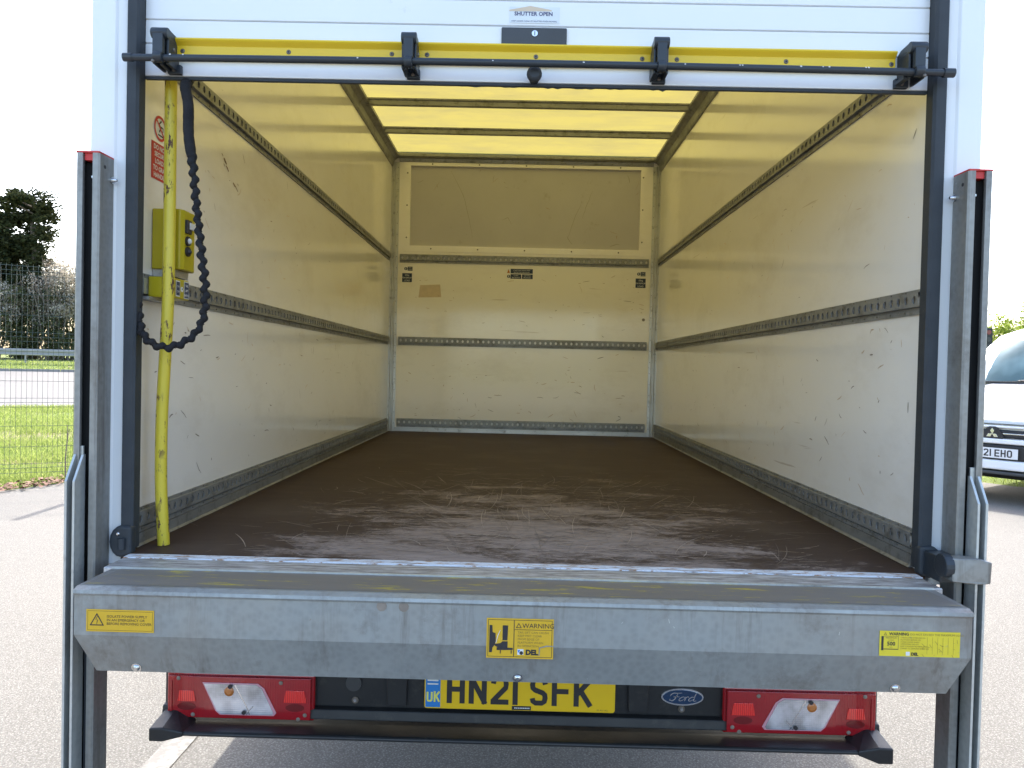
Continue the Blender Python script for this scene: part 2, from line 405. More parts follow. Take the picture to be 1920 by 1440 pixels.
# ------------------------------------------------------------------ terrain
C30, S30 = math.cos(R(30)), math.sin(R(30))
def vv(x, y): return -S30*x+C30*y
def uu(x, y): return C30*x+S30*y
def xy(u, v): return (C30*u-S30*v, S30*u+C30*v)
PRO = [(-900, GZ), (23.5, GZ), (39.5, -.12), (42.5, .28), (55, .5), (90, .9), (1500, .9)]
def zt(v):
    for (a, za), (b, zb) in zip(PRO, PRO[1:]):
        if v <= b: return za+(zb-za)*max(0, (v-a))/(b-a)
    return PRO[-1][1]
mb = MB()
us = [-1500, -300, -100, -60, -40, -20, 0, 20, 60, 150, 400, 1500]
def sheet(mb, us, vs, dz, mi=0):
    for a, b in zip(us, us[1:]):
        for c, d in zip(vs, vs[1:]):
            mb.quad(*[(*xy(u, v), zt(v)+dz) for u, v in ((a, c), (b, c), (b, d), (a, d))], mi)
sheet(mb, us, [p[0] for p in PRO], 0)
tag(mb.build('ground', 'soil'), kind='structure')
# yard: everything in front of the grass edge
EDGE = [(-60, -40), (-16, -9.5), (-7.2, 2.2), (-5.5, 5.1), (-5.27, 5.7), (-5.12, 6.08), (-4.98, 6.4), (-4.0, 7.2), (0, 9.6), (4.2, 11.2), (5.6, 9.4), (6.4, 7.9), (9, 7.4), (60, 9)]
mb = MB(); e = []
for (a, b) in zip(EDGE, EDGE[1:]):
    k = max(1, int((Vector(b)-Vector(a)).length/.25)) if abs(a[0]) < 8 and abs(b[0]) < 9 else 1
    for i in range(k): 
        p = Vector(a).lerp(Vector(b), i/k); q = .05*mnoise.noise(Vector((p.x*2.5, p.y*2.5, 0))); e.append((p.x+q, p.y+q))
e.append(EDGE[-1])
for a, b in zip(e, e[1:]): mb.quad((a[0], a[1], GZ+.004), (b[0], b[1], GZ+.004), (b[0], -60, GZ+.004), (a[0], -60, GZ+.004))
tag(mb.build('car_park', 'asphalt'), kind='structure')
mb = MB(); sheet(mb, us, [23.5, 39.5], .006); tag(mb.build('road', 'road'), kind='structure')
mb = MB()
for v0 in (23.35, 39.5):
    for a in range(-60, 20, 2):
        z0 = zt(v0)
        vs = [(*xy(a, v0), z0-.1), (*xy(a+1.98, v0), z0-.1), (*xy(a+1.98, v0+.15), z0-.1), (*xy(a, v0+.15), z0-.1)]
        mb.prism(vs, (0, 0, .1+(.03 if v0 < 30 else .12)))
tag(mb.build('kerb', 'kerb_stone'), kind='structure')
mb = MB(); mb.quad((-1.245, -4, GZ+.008), (-1.15, -4, GZ+.008), (-1.15, 1.5, GZ+.008), (-1.245, 1.5, GZ+.008))
tag(mb.build('parking_line', 'paint_line'), kind='structure')

# ------------------------------------------------------------------ grass and litter
rnd = random.Random(5)
def inside_yard(x, y):
    for (a, b) in zip(EDGE, EDGE[1:]):
        if a[0] <= x <= b[0]: return y < a[1]+(b[1]-a[1])*(x-a[0])/(b[0]-a[0])
    return True
mb = MB()
def blade(x, y, z, h, wd):
    a = rnd.uniform(0, 6.28); l = Vector((math.cos(a), math.sin(a), 0)); t = Vector((rnd.gauss(0, .35), rnd.gauss(0, .35), 1)).normalized()
    p = Vector((x, y, z)); mb.add([p-l*wd/2, p+l*wd/2, p+t*h*.6+l*wd*.3, p+t*h+l*wd*.1*0+Vector((t.x, t.y, 0))*h*.4], [(0, 1, 2, 3)], 0)
for i in range(52000):
    d = 7.0*(21.8/7.0)**rnd.random()**.9; q = rnd.gauss(-.65, .16)
    x, y = q*d, d-1.875
    v = vv(x, y)
    if inside_yard(x, y-.03) or v > 23.4: continue
    nn = mnoise.noise(Vector((uu(x, y)*.35, v*1.4, 3)))
    if abs(v-14.2+1.3*nn) < .8 and rnd.random() < .62: continue
    if nn < -.25 and rnd.random() < .4: continue
    k = d/8
    blade(x, y, zt(v), rnd.uniform(.035, .085)*(1+.6*nn)*(1+.25*(k-1)), .007*k)
for i in range(12000):
    d = rnd.uniform(30, 44); q = rnd.gauss(-.65, .14); x, y = q*d, d-1.875; v = vv(x, y)
    if v < 39.7 or v > 44: continue
    blade(x, y, zt(v), rnd.uniform(.06, .16), .035)
for i in range(5000):
    x, y = rnd.uniform(5.5, 13), rnd.uniform(7.6, 16)
    if inside_yard(x, y-.03): continue
    blade(x, y, zt(vv(x, y)), rnd.uniform(.05, .12), .012)
tag(mb.build('grass', 'grass_blade'), 'bright green grass of the verges behind the mesh fence', 'grass', kind='stuff')
mb = MB()
for i in range(520):
    t = rnd.random()
    a, b = Vector((-5.75, 4.6)), Vector((-4.8, 6.75)); p = a.lerp(b, t)+Vector((rnd.gauss(-.09, .10), rnd.gauss(.0, .10)))
    s_ = rnd.uniform(.015, .04); ang = rnd.uniform(0, 6.28); l = Vector((math.cos(ang), math.sin(ang), rnd.uniform(-.3, .5)))*s_
    k = Vector((-math.sin(ang), math.cos(ang), rnd.uniform(-.2, .6)))*s_*.7; z = Vector((p.x, p.y, GZ+rnd.uniform(.02, .05)))
    mb.add([z-l, z-k, z+l, z+k], [(0, 1, 2, 3)], 0)
tag(mb.build('leaf_litter', 'dead_leaf'), 'dead brown leaves along the edge of the grass', 'leaves', kind='stuff')

# ------------------------------------------------------------------ box van
VO = (0., 2.0, GZ)
van = thing('box_van', VO, 'white box van with its roller shutter raised and the empty cargo body open', 'van', world=True)
def vp(mbx, name, mats, par=None, **k):
    o = mbx.build(name, mats, par or van, **k)
    if par is not None: o.location = (0, 0, 0)
    return o
YB, HH = 3.778, 2.05
def lash_rail(o, ex, ey, length, par, h=.064):
    fr = frame(o, ex, ey); mb = MB(fr)
    prof = [(0, 0), (0, .005), (.011, .005), (.012, .0015), (.018, .0015), (.019, .013)]
    prof2 = [(.0555, .013), (.0565, .004), (h, .004), (h, 0)]
    for pr in (prof, prof2):
        for (a, na), (b, nb) in zip(pr, pr[1:]):
            mb.quad((0, a, na), (length, a, na), (length, b, nb), (0, b, nb))
    p = .0385; n = int(length/p); p = length/n; y0, y1, z1 = .019, .0555, .013; yc = (y0+y1)/2; rx, ry = .0085, .0105
    K = 12
    for i in range(n):
        xc = (i+.5)*p; x0, x1 = i*p, (i+1)*p; ov = []; iv = []; bv = []
        for k in range(K):
            a = 2*math.pi*(k+.5)/K; cx, cy = math.cos(a), math.sin(a)
            iv.append((xc+cx*rx, yc+cy*ry, z1)); bv.append((xc+cx*rx, yc+cy*ry, z1-.004))
            s_ = min((p/2)/abs(cx) if abs(cx) > 1e-6 else 9, ((y1-y0)/2)/abs(cy) if abs(cy) > 1e-6 else 9)
            ov.append((xc+cx*s_, yc+cy*s_, z1))
        # snap the four corners
        for cxs, cys in ((1, 1), (-1, 1), (-1, -1), (1, -1)):
            tgt = (xc+cxs*p/2, yc+cys*(y1-y0)/2)
            j = min(range(K), key=lambda q: (ov[q][0]-tgt[0])**2+(ov[q][1]-tgt[1])**2); ov[j] = (*tgt, z1)
        vs = ov+iv+bv
        mb.add(vs, [(k, (k+1) % K, K+(k+1) % K, K+k) for k in range(K)]+[(K+k, K+(k+1) % K, 2*K+(k+1) % K, 2*K+k) for k in range(K)], 0)
        if i % 2 == 0:
            mb.disc((xc+p/2, .0075, .005), (0, 0, 1), .0028, .0012, 1, 6); mb.disc((xc+p/2, h-.004, .004), (0, 0, 1), .0025, .001, 1, 6)
    mb.quad((0, .001, .0008), (length, .001, .0008), (length, h-.001, .0008), (0, h-.001, .0008), 2)
    mb.quad((0, 0, 0), (0, .019, .0), (0, .019, .013), (0, 0, .005)); mb.quad((0, .019, 0), (0, h, 0), (0, h, .004), (0, .0555, .013))
    return vp(mb, 'lashing_rail', ['dark_alu', 'screw', 'wall'], par)

rs = random.Random(11)
def scuffs(mb, n, x0, x1, y0, y1, mis, z=.0006, lmax=.16, wmax=.006, dirx=.5, dense=None):
    """scratches and knocks in a surface frame (x right, y up, z out)"""
    for i in range(n):
        x, y = rs.uniform(x0, x1), rs.uniform(y0, y1)
        if dense: x = x0+(x1-x0)*rs.betavariate(*dense[0]); y = y0+(y1-y0)*rs.betavariate(*dense[1])
        L_ = lmax*rs.random()**2.2+.008; a = rs.gauss(0, .35) if rs.random() < dirx else rs.uniform(0, 3.14)
        c = rs.uniform(-.6, .6); pts = []
        for k in range(6):
            pts.append((x, y, z)); x += math.cos(a)*L_/5; y += math.sin(a)*L_/5; a += c/5+rs.gauss(0, .12)
        mb.ribbon([(min(max(px, x0), x1), min(max(py, y0), y1), pz) for px, py, pz in pts], rs.uniform(.0015, wmax), rs.choice(mis))

for sx in (-1, 1):
    mb = MB(); X = 1.0*sx; XO = 1.05*sx
    mb.quad((X, .03, 0), (X, YB+.04, 0), (X, YB+.04, HH+.05), (X, .03, HH+.05), 0)
    mb.quad((XO, .0301, -.10), (XO, 4.2, -.10), (XO, 4.2, HH+.12), (XO, .0301, HH+.12), 1)
    mb.quad((X, .03, 0), (XO, .0301, 0), (XO, .0301, HH+.05), (X, .03, HH+.05), 1)
    mb.quad((X, .03, HH+.05), (XO, .0301, HH+.12), (XO, 4.2, HH+.12), (X, YB+.04, HH+.05), 1)
    mb.quad((X, .03, 0), (XO, .0301, -.10), (XO, 4.2, -.10), (X, YB+.04, 0), 1)
    mb.quad((X, YB+.04, 0), (XO, 4.2, -.1), (XO, 4.2, HH+.12), (X, YB+.04, HH+.05), 1)
    # marks on the inner face
    f = frame((X, 0, 0), (0, -sx, 0), (0, 0, 1)); mb.fr = f
    q0, q1 = (-3.7, -.1) if sx > 0 else (.1, 3.7)
    scuffs(mb, 130, q0, q1, .12, .62, (2, 2, 3), lmax=.045, wmax=.005, dirx=.35)
    scuffs(mb, 80, q0, q1, .75, 1.25, (2, 3, 3), lmax=.04, wmax=.004, dirx=.4)
    scuffs(mb, 22, q0, q1, 1.36, 1.95, (2, 3), lmax=.05, wmax=.003, dirx=.3)
    if sx < 0:   # brown knock marks high on the left wall
        for (a_, b_, c_, w_) in ((.583, 1.163, .012, .004), (.600, 1.152, .020, .010), (.612, 1.146, .014, .007), (.622, 1.132, .022, .007), (.600, 1.134, .012, .004), (.684, 1.092, .016, .007), (.702, 1.086, .014, .005), (.722, 1.098, .010, .004), (.716, 1.078, .012, .004)):
            mb.ribbon([(a_, b_, .0007), (a_+c_*.5, b_-c_*.25, .0007), (a_+c_, b_-c_*.6, .0007)], w_, 4)
    wl = vp(mb, 'side_wall', ['wall', 'white_paint', 'scuff_dark', 'scuff_tan', 'knock_brown'])
    for z0 in (.035, .645, 1.268):
        if sx < 0: lash_rail((X, .045, z0), (0, 1, 0), (0, 0, 1), YB-.10, wl)
        else: lash_rail((X, YB-.055, z0), (0, -1, 0), (0, 0, 1), YB-.10, wl)
    mb = MB()   # pale kick strip at the foot of the wall
    xa = X; xb = X-.010*sx
    mb.prism([(xa, .045, .002), (X-.016*sx, .045, .002), (xb, .045, .008), (xb, .045, .034), (xa, .045, .034)], (0, YB-.10, 0))
    vp(mb, 'kick_strip', 'kick_alu', wl)

# front bulkhead
mb = MB()
Y1 = YB; wx0, wx1, wz0, wz1 = -.86, .853, 1.392, 1.985
for a in ((-1.0, 0, wx0, HH+.05), (wx1, 0, 1.0, HH+.05)):
    mb.box(a[0], Y1, a[1], a[2], Y1+.04, a[3])
mb.box(wx0, Y1, 0, wx1, Y1+.04, wz0); mb.box(wx0, Y1, wz1, wx1, Y1+.04, HH+.05)
mb.fr = frame((0, Y1, 0), (1, 0, 0), (0, 0, 1))
scuffs(mb, 70, -.90, .90, .10, .62, (1, 2, 2, 3), lmax=.05, wmax=.005, dirx=.7)
scuffs(mb, 50, -.90, .90, .74, 1.22, (1, 2, 2, 3), lmax=.05, wmax=.004, dirx=.9)
for (a_, b_, c_, d_) in ((-.785, 1.005, .17, .10),):
    mb.quad((a_, b_, .0005), (a_+c_, b_+.006, .0005), (a_+c_-.01, b_+d_, .0005), (a_+.01, b_+d_-.008, .0005), 4)
mb.disc((.90, .875, .0), (0, 0, 1), .012, .001, 1, 7)
simple('stain_tan', (.64, .52, .38), .5, var=.15, sc_=30)
bulk = vp(mb, 'bulkhead', ['wall', 'scuff_dark', 'scuff_tan', 'scuff_pale', 'stain_tan'])
for z0 in (.033, .645, 1.262):
    lash_rail((-.93, Y1, z0), (1, 0, 0), (0, 0, 1), 1.858, bulk)
mb = MB(); mb.box(wx0-.01, Y1+.022, wz0-.01, wx1+.01, Y1+.035, wz1+.01)
mb.fr = frame((0, Y1+.0215, 0), (1, 0, 0), (0, 0, 1))
for pts in ([(-.56, 1.96), (-.47, 1.78), (-.42, 1.6), (-.38, 1.42)], [(.42, 1.75), (.36, 1.6), (.30, 1.42)], [(-.17, 1.60), (-.13, 1.62), (-.09, 1.55)], [(.50, 1.83), (.45, 1.70), (.42, 1.60)]):
    P_ = []
    for a, b in zip(pts, pts[1:]):
        for k in range(4): P_.append((a[0]+(b[0]-a[0])*k/4+rs.gauss(0, .002), a[1]+(b[1]-a[1])*k/4, .0))
    mb.ribbon(P_, .0032, 1)
scuffs(mb, 26, -.85, .84, 1.40, 1.97, (1, 2), z=.0003, lmax=.08, wmax=.005)
simple('panel_scratch', (.33, .30, .23), .6, var=.2, sc_=30)
simple('panel_scuff', (.40, .30, .20), .6, var=.2, sc_=30)
vp(mb, 'recessed_panel', ['recess_panel', 'panel_scratch', 'panel_scuff'], bulk)
mb = MB(); yo = Y1-.004
for a in ((-.905, wz0-.045, -.862, wz1+.025), (.855, wz0-.05, .892, wz1+.025)): mb.box(a[0], yo, a[1], a[2], Y1-.0005, a[3])
mb.box(-.862, yo+.0003, wz0-.045, .855, Y1-.0005, wz0-.003); mb.box(-.862, yo+.0003, wz1+.002, .855, Y1-.0005, wz1+.024)
for i in range(5):
    xx = -.70+i*.35; mb.disc((xx, yo, wz0-.022), (0, -1, 0), .006, .0015, 1, 8); mb.disc((xx, yo, wz1+.014), (0, -1, 0), .006, .0015, 1, 8)
for i in range(3):
    zz = 1.45+i*.24; mb.disc((-.884, yo, zz), (0, -1, 0), .006, .0015, 1, 8); mb.disc((.872, yo, zz), (0, -1, 0), .006, .0015, 1, 8)
vp(mb, 'panel_frame', ['wall', 'screw'], bulk)
mb = MB()
for s_ in (-1, 1):
    mb = MB()
    mb.prism([(s_*1.0, Y1, 0), (s_*1.0, Y1-.016, 0), (s_*.990, Y1-.016, 0), (s_*.986, Y1-.006, 0), (s_*.975, Y1-.006, 0), (s_*.972, Y1-.010, 0), (s_*.966, Y1-.010, 0), (s_*.963, Y1-.005, 0), (s_*.944, Y1-.004, 0), (s_*.944, Y1, 0)], (0, 0, HH-.04))
    for i in range(24): mb.disc((s_*.954, Y1-.0045, .06+i*.083), (0, -1, 0), .0032, .001, 1, 6)
    vp(mb, 'corner_post', ['alu', 'screw'], bulk)
mb = MB(); mb.box(-.944, Y1-.006, .001, .944, Y1, .030); vp(mb, 'kick_strip', 'alu', bulk)

def small_label(fr, w_, h_, rows, par, base='navy_label', ink='white_label', name='instruction_label', icon=None, size=.010):
    mb = MB(fr); mb.box(0, 0, .0002, w_, h_, .0008, 0)
    x0 = w_*.08
    if icon == 'warn':
        mb.box(-.028, 0, .0002, -.002, h_, .0008, 2)
        mb.add([(-.026, .002, .0012), (-.004, .002, .0012), (-.015, h_-.002, .0012)], [(0, 1, 2)], 3)
    if icon == 'disc':
        mb.disc((-.014, h_/2, .0002), (0, 0, 1), .012, .001, 0, 14); mb.box(-.0165, h_/2-.008, .0013, -.0115, h_/2+.008, .0016, 1)
    for i, r_ in enumerate(rows):
        mb.text(r_, size, w_/2, h_-(i+1)*h_/(len(rows)+.25)+.001, .0012, 1, 0, 'CENTER')
    return vp(mb, name, [base, ink, 'white_label', 'lamp_amber'], par)
def bf(x, z): return frame((x, Y1, z), (1, 0, 0), (0, 0, 1))
small_label(bf(-.870, 1.203), .036, .030, ['SAFE', 'LOAD'], bulk, icon='disc', size=.011)
small_label(bf(-.910, 1.118), .073, .066, ['50kg', 'MAXIMUM', 'LOAD'], bulk, size=.017)
small_label(bf(-.100, 1.200), .166, .034, ['LOADS MUST BE SECURED', 'BEFORE THE VAN MOVES'], bulk, icon='warn', size=.0105)
small_label(bf(-.100, 1.160), .080, .034, ['LOAD', 'RESTRAINT'], bulk, icon='disc', size=.012)
small_label(bf(-.014, 1.160), .080, .034, ['USE RAILS', 'PROVIDED'], bulk, size=.012)
small_label(bf(.870, 1.199), .036, .032, ['SAFE', 'LOAD'], bulk, icon='disc', size=.011)
small_label(bf(.834, 1.112), .075, .070, ['50kg', 'MAXIMUM', 'LOAD'], bulk, size=.017)

# roof
mb = MB(); 
NX, NY = 8, 24
for i in range(NX):
    for j in range(NY):
        xa, xb = -1.02+2.04*i/NX, -1.02+2.04*(i+1)/NX; ya, yb = .0+(YB+.06)*j/NY, .0+(YB+.06)*(j+1)/NY
        hz = lambda x, y: 2.082+.004*math.sin(y*11.4)*math.cos(x*1.5)
        mb.add([(xa, ya, hz(xa, ya)), (xb, ya, hz(xb, ya)), (xb, yb, hz(xb, yb)), (xa, yb, hz(xa, yb))], [(0, 1, 2, 3)], 0, True)
roof = vp(mb, 'roof_skin', 'roof', None)
for y in (.45, 1.0, 1.55, 2.10, 2.64, 3.17):
    mb = MB(); mb.prism([(-.98, y-.024, 2.074), (-.98, y-.024, 2.066), (-.98, y-.016, 2.060), (-.98, y-.016, 2.036), (-.98, y+.016, 2.036), (-.98, y+.016, 2.060), (-.98, y+.024, 2.066), (-.98, y+.024, 2.074)], (1.96, 0, 0))
    vp(mb, 'roof_bow', 'dark_alu', roof)
for s_ in (-1, 1):
    mb = MB(); mb.prism([(s_*1.0, .05, 1.972), (s_*.994, .05, 1.972), (s_*.988, .05, 1.985), (s_*.983, .05, 2.022), (s_*.965, .05, 2.038), (s_*.945, .05, 2.042), (s_*.945, .05, 2.060), (s_*1.0, .05, 2.074)], (0, YB-.05, 0))
    for i in range(36): mb.disc((s_*.9925, .12+i*.1, 1.979), (-s_, 0, 0), .004, .0015, 1, 6)
    vp(mb, 'cant_rail', ['dark_alu', 'screw'], roof)
mb = MB(); mb.prism([(-.945, Y1, 2.012), (-.945, Y1-.010, 2.012), (-.945, Y1-.016, 2.035), (-.945, Y1-.050, 2.045), (-.945, Y1-.050, 2.060), (-.945, Y1, 2.074)], (1.89, 0, 0))
for i in range(16): mb.disc((-.87+i*.116, Y1-.011, 2.02), (0, -1, 0), .0035, .002, 1, 6)
vp(mb, 'cant_rail', ['dark_alu', 'screw'], roof)

# cargo floor
mb = MB(); 
mb.box(-1.0, -.008, -.03, 1.0, YB, 0, 0)
mb.fr = frame((0, 0, 0), (1, 0, 0), (0, 1, 0))
scuffs(mb, 200, -.92, .92, .0, 1.75, (2, 2, 2, 1), z=.0008, lmax=.07, wmax=.0030, dirx=.45, dense=((2.6, 2.4), (1.3, 2.4)))
scuffs(mb, 900, -.85, .85, .0, 1.9, (1, 1, 2, 2), z=.0010, lmax=.13, wmax=.0028, dirx=.97, dense=((2.4, 2.2), (1.1, 2.0)))
for i in range(190):   # long raking scratches towards the back
    x = rs.gauss(.03, .36); y = rs.uniform(.02, 1.3); a = 1.57-x*.9+rs.gauss(0, .30); c = rs.gauss(0, .25); L_ = rs.uniform(.06, .34); pts = []
    for k in range(8): pts.append((x, y, .0012)); x += math.cos(a)*L_/7; y += math.sin(a)*L_/7; a += c/7
    mb.ribbon(pts, rs.uniform(.001, .0024), rs.choice((1, 2, 2, 2)))
simple('wood_scratch', (.37, .30, .25), .7, var=.35, sc_=80); simple('wood_scratch_dull', (.20, .16, .135), .7, var=.3, sc_=80)
cfloor = vp(mb, 'cargo_floor', ['floor', 'wood_scratch', 'wood_scratch_dull'])
mb = MB(); mb.box(-.975, -.045, -.03, .975, -.0095, .0005); vp(mb, 'floor_edge_strip', 'chipped', cfloor, bevel=.001)
mb = MB(); mb.box(-.975, -.132, -.03, .975, -.0455, -.0015); vp(mb, 'sill_plate', 'sill', cfloor, bevel=.003, seg=2)

# rear frame and seals
SX = {-1: (-1.095, -1.005, -.973), 1: (1.108, 1.018, .984)}
mb = MB()
for s_ in (-1, 1):
    o_, i_, k_ = SX[s_]
    mb.prism([(o_, .06, -.03), (o_, .003, -.03), (o_-s_*.004, 0, -.03), (i_+s_*.030, 0, -.03), (i_+s_*.024, .005, -.03), (i_+s_*.004, .008, -.03), (i_, .012, -.03), (i_, .06, -.03)], (0, 0, 2.23))
mb.box(-1.003, 0.004, 2.03, 1.016, .06, 2.20)
rf = vp(mb, 'rear_frame', 'white_paint', None, bevel=.0015)
mb = MB()
f = frame((0, -.0003, 0), (1, 0, 0), (0, 0, 1))
for s_ in (-1, 1):
    o_, i_, k_ = SX[s_]
    mb = MB()
    mb.prism([(i_-s_*.0005, .030, .01), (i_-s_*.0005, .000, .01), (i_-s_*.004, -.006, .01), (k_+s_*.006, -.006, .01), (k_, .000, .01), (k_, .030, .01)], (0, 0, 2.02))
    sl_ = vp(mb, 'rubber_seal', 'rubber', rf)
    # bulged rubber foot
    mb = MB(); prof = []
    N_ = 12; cx = (i_+k_)/2; base = -.006
    for k in range(9):
        a = -math.pi/2+math.pi*k/8
        prof.append((cx+s_*.008+s_*math.cos(a)*.030, base-.010, .030+math.sin(a)*.040))
    prof += [(k_-s_*.002, base-.010, .068), (k_-s_*.002, base-.010, -.002)]
    mb.prism(prof, (0, .030, 0)); vp(mb, 'seal_foot', 'rubber', rf, bevel=.007, seg=3)
    mb = MB(); mb.tube([(cx+s_*.004, -.019, .012), (cx+s_*.004, -.019, .040)], .009, 10); mb.disc((cx+s_*.014, -.017, .05), (0, -1, 0), .005, .003, 1, 8, 1)
    vp(mb, 'foot_buffer', ['rubber', 'bright_steel'], rf)

# roller shutter
mb = MB()
edges = [1.197, 1.2795, 1.339, 1.402]+[1.402+.061*i for i in range(1, 11)]
for a, b in zip(edges, edges[1:]):
    g = .0007
    mb.prism([(-.972, .030, a+g), (-.972, .026, a+g+.0015), (-.972, .026, b-g-.0015), (-.972, .030, b-g), (-.972, .042, b-g), (-.972, .042, a+g)], (1.955, 0, 0))
mb.quad((-.97, .036, 1.2), (.98, .036, 1.2), (.98, .036, 2.0), (-.97, .036, 2.0), 1)
sh = vp(mb, 'roller_shutter', ['white_paint', 'ink'])
mb = MB()
mb.box(-.972, .025, 1.1895, .983, .035, 1.1968)
pts = []
for i in range(46):
    x = -.20+i*.012; d = .0 if i in (0, 45) else abs(mnoise.noise(Vector((x*38, 2, 0))))*.008+.001
    pts.append((x, .029, 1.1905-d))
mb.prism([(-.20, .029, 1.192)]+pts+[(.34, .029, 1.192)], (0, .004, 0))
vp(mb, 'bottom_seal', 'rubber', sh, bevel=.002)
mb = MB()
mb.prism([(-.895, .0255, 1.237), (-.895, .012, 1.237), (-.895, .011, 1.268), (-.895, .002, 1.2765), (-.895, -.001, 1.2805), (-.895, .001, 1.2845), (-.895, .0255, 1.2865)], (1.79, 0, 0))
for x, z in ((-.855, 1.245), (-.595, 1.247), (-.343, 1.247), (-.257, 1.247), (.008, 1.247), (.266, 1.247), (.35, 1.247), (.614, 1.247), (.868, 1.245)):
    mb.disc((x*1.02, .0117, z+.0105), (0, -1, 0), .0062, .002, 1, 12, 1); mb.disc((x*1.02, .0095, z+.0105), (0, -1, 0), .0024, .001, 2, 6)
vp(mb, 'pull_down_rail', ['bar_yellow', 'screw', 'ink'], sh, bevel=.0015)
mb = MB(); mb.tube([(-.985, -.040, 1.2165)]+[(-.98+i*.1, -.040, 1.2165+.004*math.sin(math.pi*i/19.8)) for i in range(20)]+[(1.003, -.040, 1.2165)], .0085, 16)
mb.disc((.985, -.040, 1.2165), (1, 0, 0), .011, .026, 0, 14); mb.disc((-.970, -.040, 1.2165), (-1, 0, 0), .010, .022, 0, 14)
for i in range(14): mb.disc((rs.uniform(-.9, .9), -.0478, 1.2225), (0, -1, .6), rs.uniform(.0015, .003), .0006, 1, 5)
vp(mb, 'locking_bar', ['black_metal', 'chip_white'], sh)
for i, x in enumerate((-.905, -.300, .310, .925)):
    mb = MB(); e = i in (0, 3); s_ = 1 if i < 2 else -1; hw = .022 if not e else .024
    xs = x
    # hooked bracket: top roll, strap down, foot on the slat
    mb.prism([(xs-hw*.8, .026, 1.262), (xs-hw*.8, -.030, 1.262), (xs-hw*.8, -.044, 1.268), (xs-hw*.8, -.050, 1.276), (xs-hw*.8, -.044, 1.286), (xs-hw*.8, -.032, 1.290), (xs-hw*.8, .010, 1.288), (xs-hw*.8, .026, 1.280)], (hw*1.6, 0, 0))
    mb.tube([(xs-hw*.84, -.036, 1.277), (xs+hw*.84, -.036, 1.277)], .0135, 16)
    mb.box(xs-hw*.52, -.052, 1.224, xs+hw*.52, -.036, 1.272)
    mb.box(xs-hw*.82, -.034, 1.205, xs-hw*.55, .024, 1.270); mb.box(xs+hw*.55, -.034, 1.205, xs+hw*.82, .024, 1.270)
    mb.tube([(xs-hw*.45, -.044, 1.2175), (xs+hw*.45, -.044, 1.2175)], .0135, 14)
    fx = xs+(s_*.012 if e else .004)
    mb.box(fx-.0165, .012, 1.199, fx+.0165, .0255, 1.222)
    mb.box(fx-.0165, -.030, 1.204, fx-.008, .0150, 1.214)
    mb.disc((fx, .012, 1.209), (0, -1, 0), .0055, .003, 1, 10, 1)
    mb.disc((xs+hw*.82, -.005, 1.25), (1, 0, 0), .006, .003, 1, 8, 1)
    if e: mb.disc((xs-s_*.010, -.052, 1.205), (0, -1, 0), .005, .003, 1, 8, 1)
    vp(mb, 'bar_bracket', ['black_metal', 'screw'], sh, bevel=.003)
mb = MB(); mb.box(-.079, .020, 1.280, .084, .0258, 1.334); 
vp(mb, 'lock_plate', ['grey_plastic'], sh, bevel=.003)
mb = MB(); mb.disc((.004, .020, 1.318), (0, -1, 0), .0075, .0025, 0, 18); mb.box(.0030, .0170, 1.313, .0050, .0174, 1.323, 1); vp(mb, 'keyhole', ['bright_steel', 'ink'], sh)
mb = MB(); mb.tube([(.005, .026, 1.206), (.005, .004, 1.206), (.005, .0, 1.206), (.005, -.010, 1.206), (.005, -.018, 1.206), (.005, -.022, 1.206)], [.012, .012, .017, .019, .018, .012], 18); vp(mb, 'stop_buffer', 'rubber', sh)
mb = MB(frame((-.060, .0255, 1.346), (1, 0, 0), (0, 0, 1)))
mb.box(0, 0, .0002, .125, .040, .0008, 0)
mb.add([(-.001, .032, .0012), (.052, .0425, .0012), (.105, .033, .0012), (.105, .030, .0012), (-.001, .029, .0012)], [(0, 1, 2, 3, 4)], 2)
mb.text('SHUTTER OPEN', .0135, .060, .0185, .0014, 1, .0003, 'CENTER'); mb.text('KEEP HANDS CLEAR OF SHUTTER WHEN MOVING', .0050, .062, .003, .0014, 1, 0, 'CENTER')
simple('print_blue', (.06, .06, .16), .5, var=.1)
simple('shutter_label', (.70, .74, .76), .4, var=.05)
vp(mb, 'shutter_label', ['shutter_label', 'print_blue', 'stain_tan'], sh)

# warning labels on the left wall by the grab pole
mb = MB(frame((-.9995, .118, 0), (0, 1, 0), (0, 0, 1)))
cx, cz = .046, 1.108
mb.disc((cx, cz, 0), (0, 0, 1), .034, .0006, 0, 28); 
ring = []; K = 28
for k in range(K):
    a = 2*math.pi*k/K; ring += [(cx+math.cos(a)*.034, cz+math.sin(a)*.034, .0010), (cx+math.cos(a)*.0265, cz+math.sin(a)*.0265, .0010)]
mb.add(ring, [(2*k, (2*k+2) % (2*K), (2*k+3) % (2*K), 2*k+1) for k in range(K)], 1)
mb.ribbon([(cx-.022, cz+.020, .0014), (cx+.022, cz-.020, .0014)], .006, 1, (0, 0, 1), False)
mb.ribbon([(cx+.006, cz+.022, .0011), (cx-.006, cz+.012, .0011), (cx+.004, cz+.002, .0011), (cx-.006, cz-.010, .0011)], .0055, 2, (0, 0, 1), False)
mb.ribbon([(cx-.012, cz-.018, .0011), (cx+.016, cz-.019, .0011)], .004, 2, (0, 0, 1), False)
mb.ribbon([(cx+.004, cz+.006, .0011), (cx+.016, cz+.004, .0011), (cx+.014, cz-.006, .0011)], .0045, 2, (0, 0, 1), False)
vp(mb, 'prohibition_label', ['white_label', 'red_label', 'ink'])
mb = MB(frame((-.9995, .118, .968), (0, 1, 0), (0, 0, 1)))
mb.box(0, 0, .0002, .092, .098, .0008, 0)
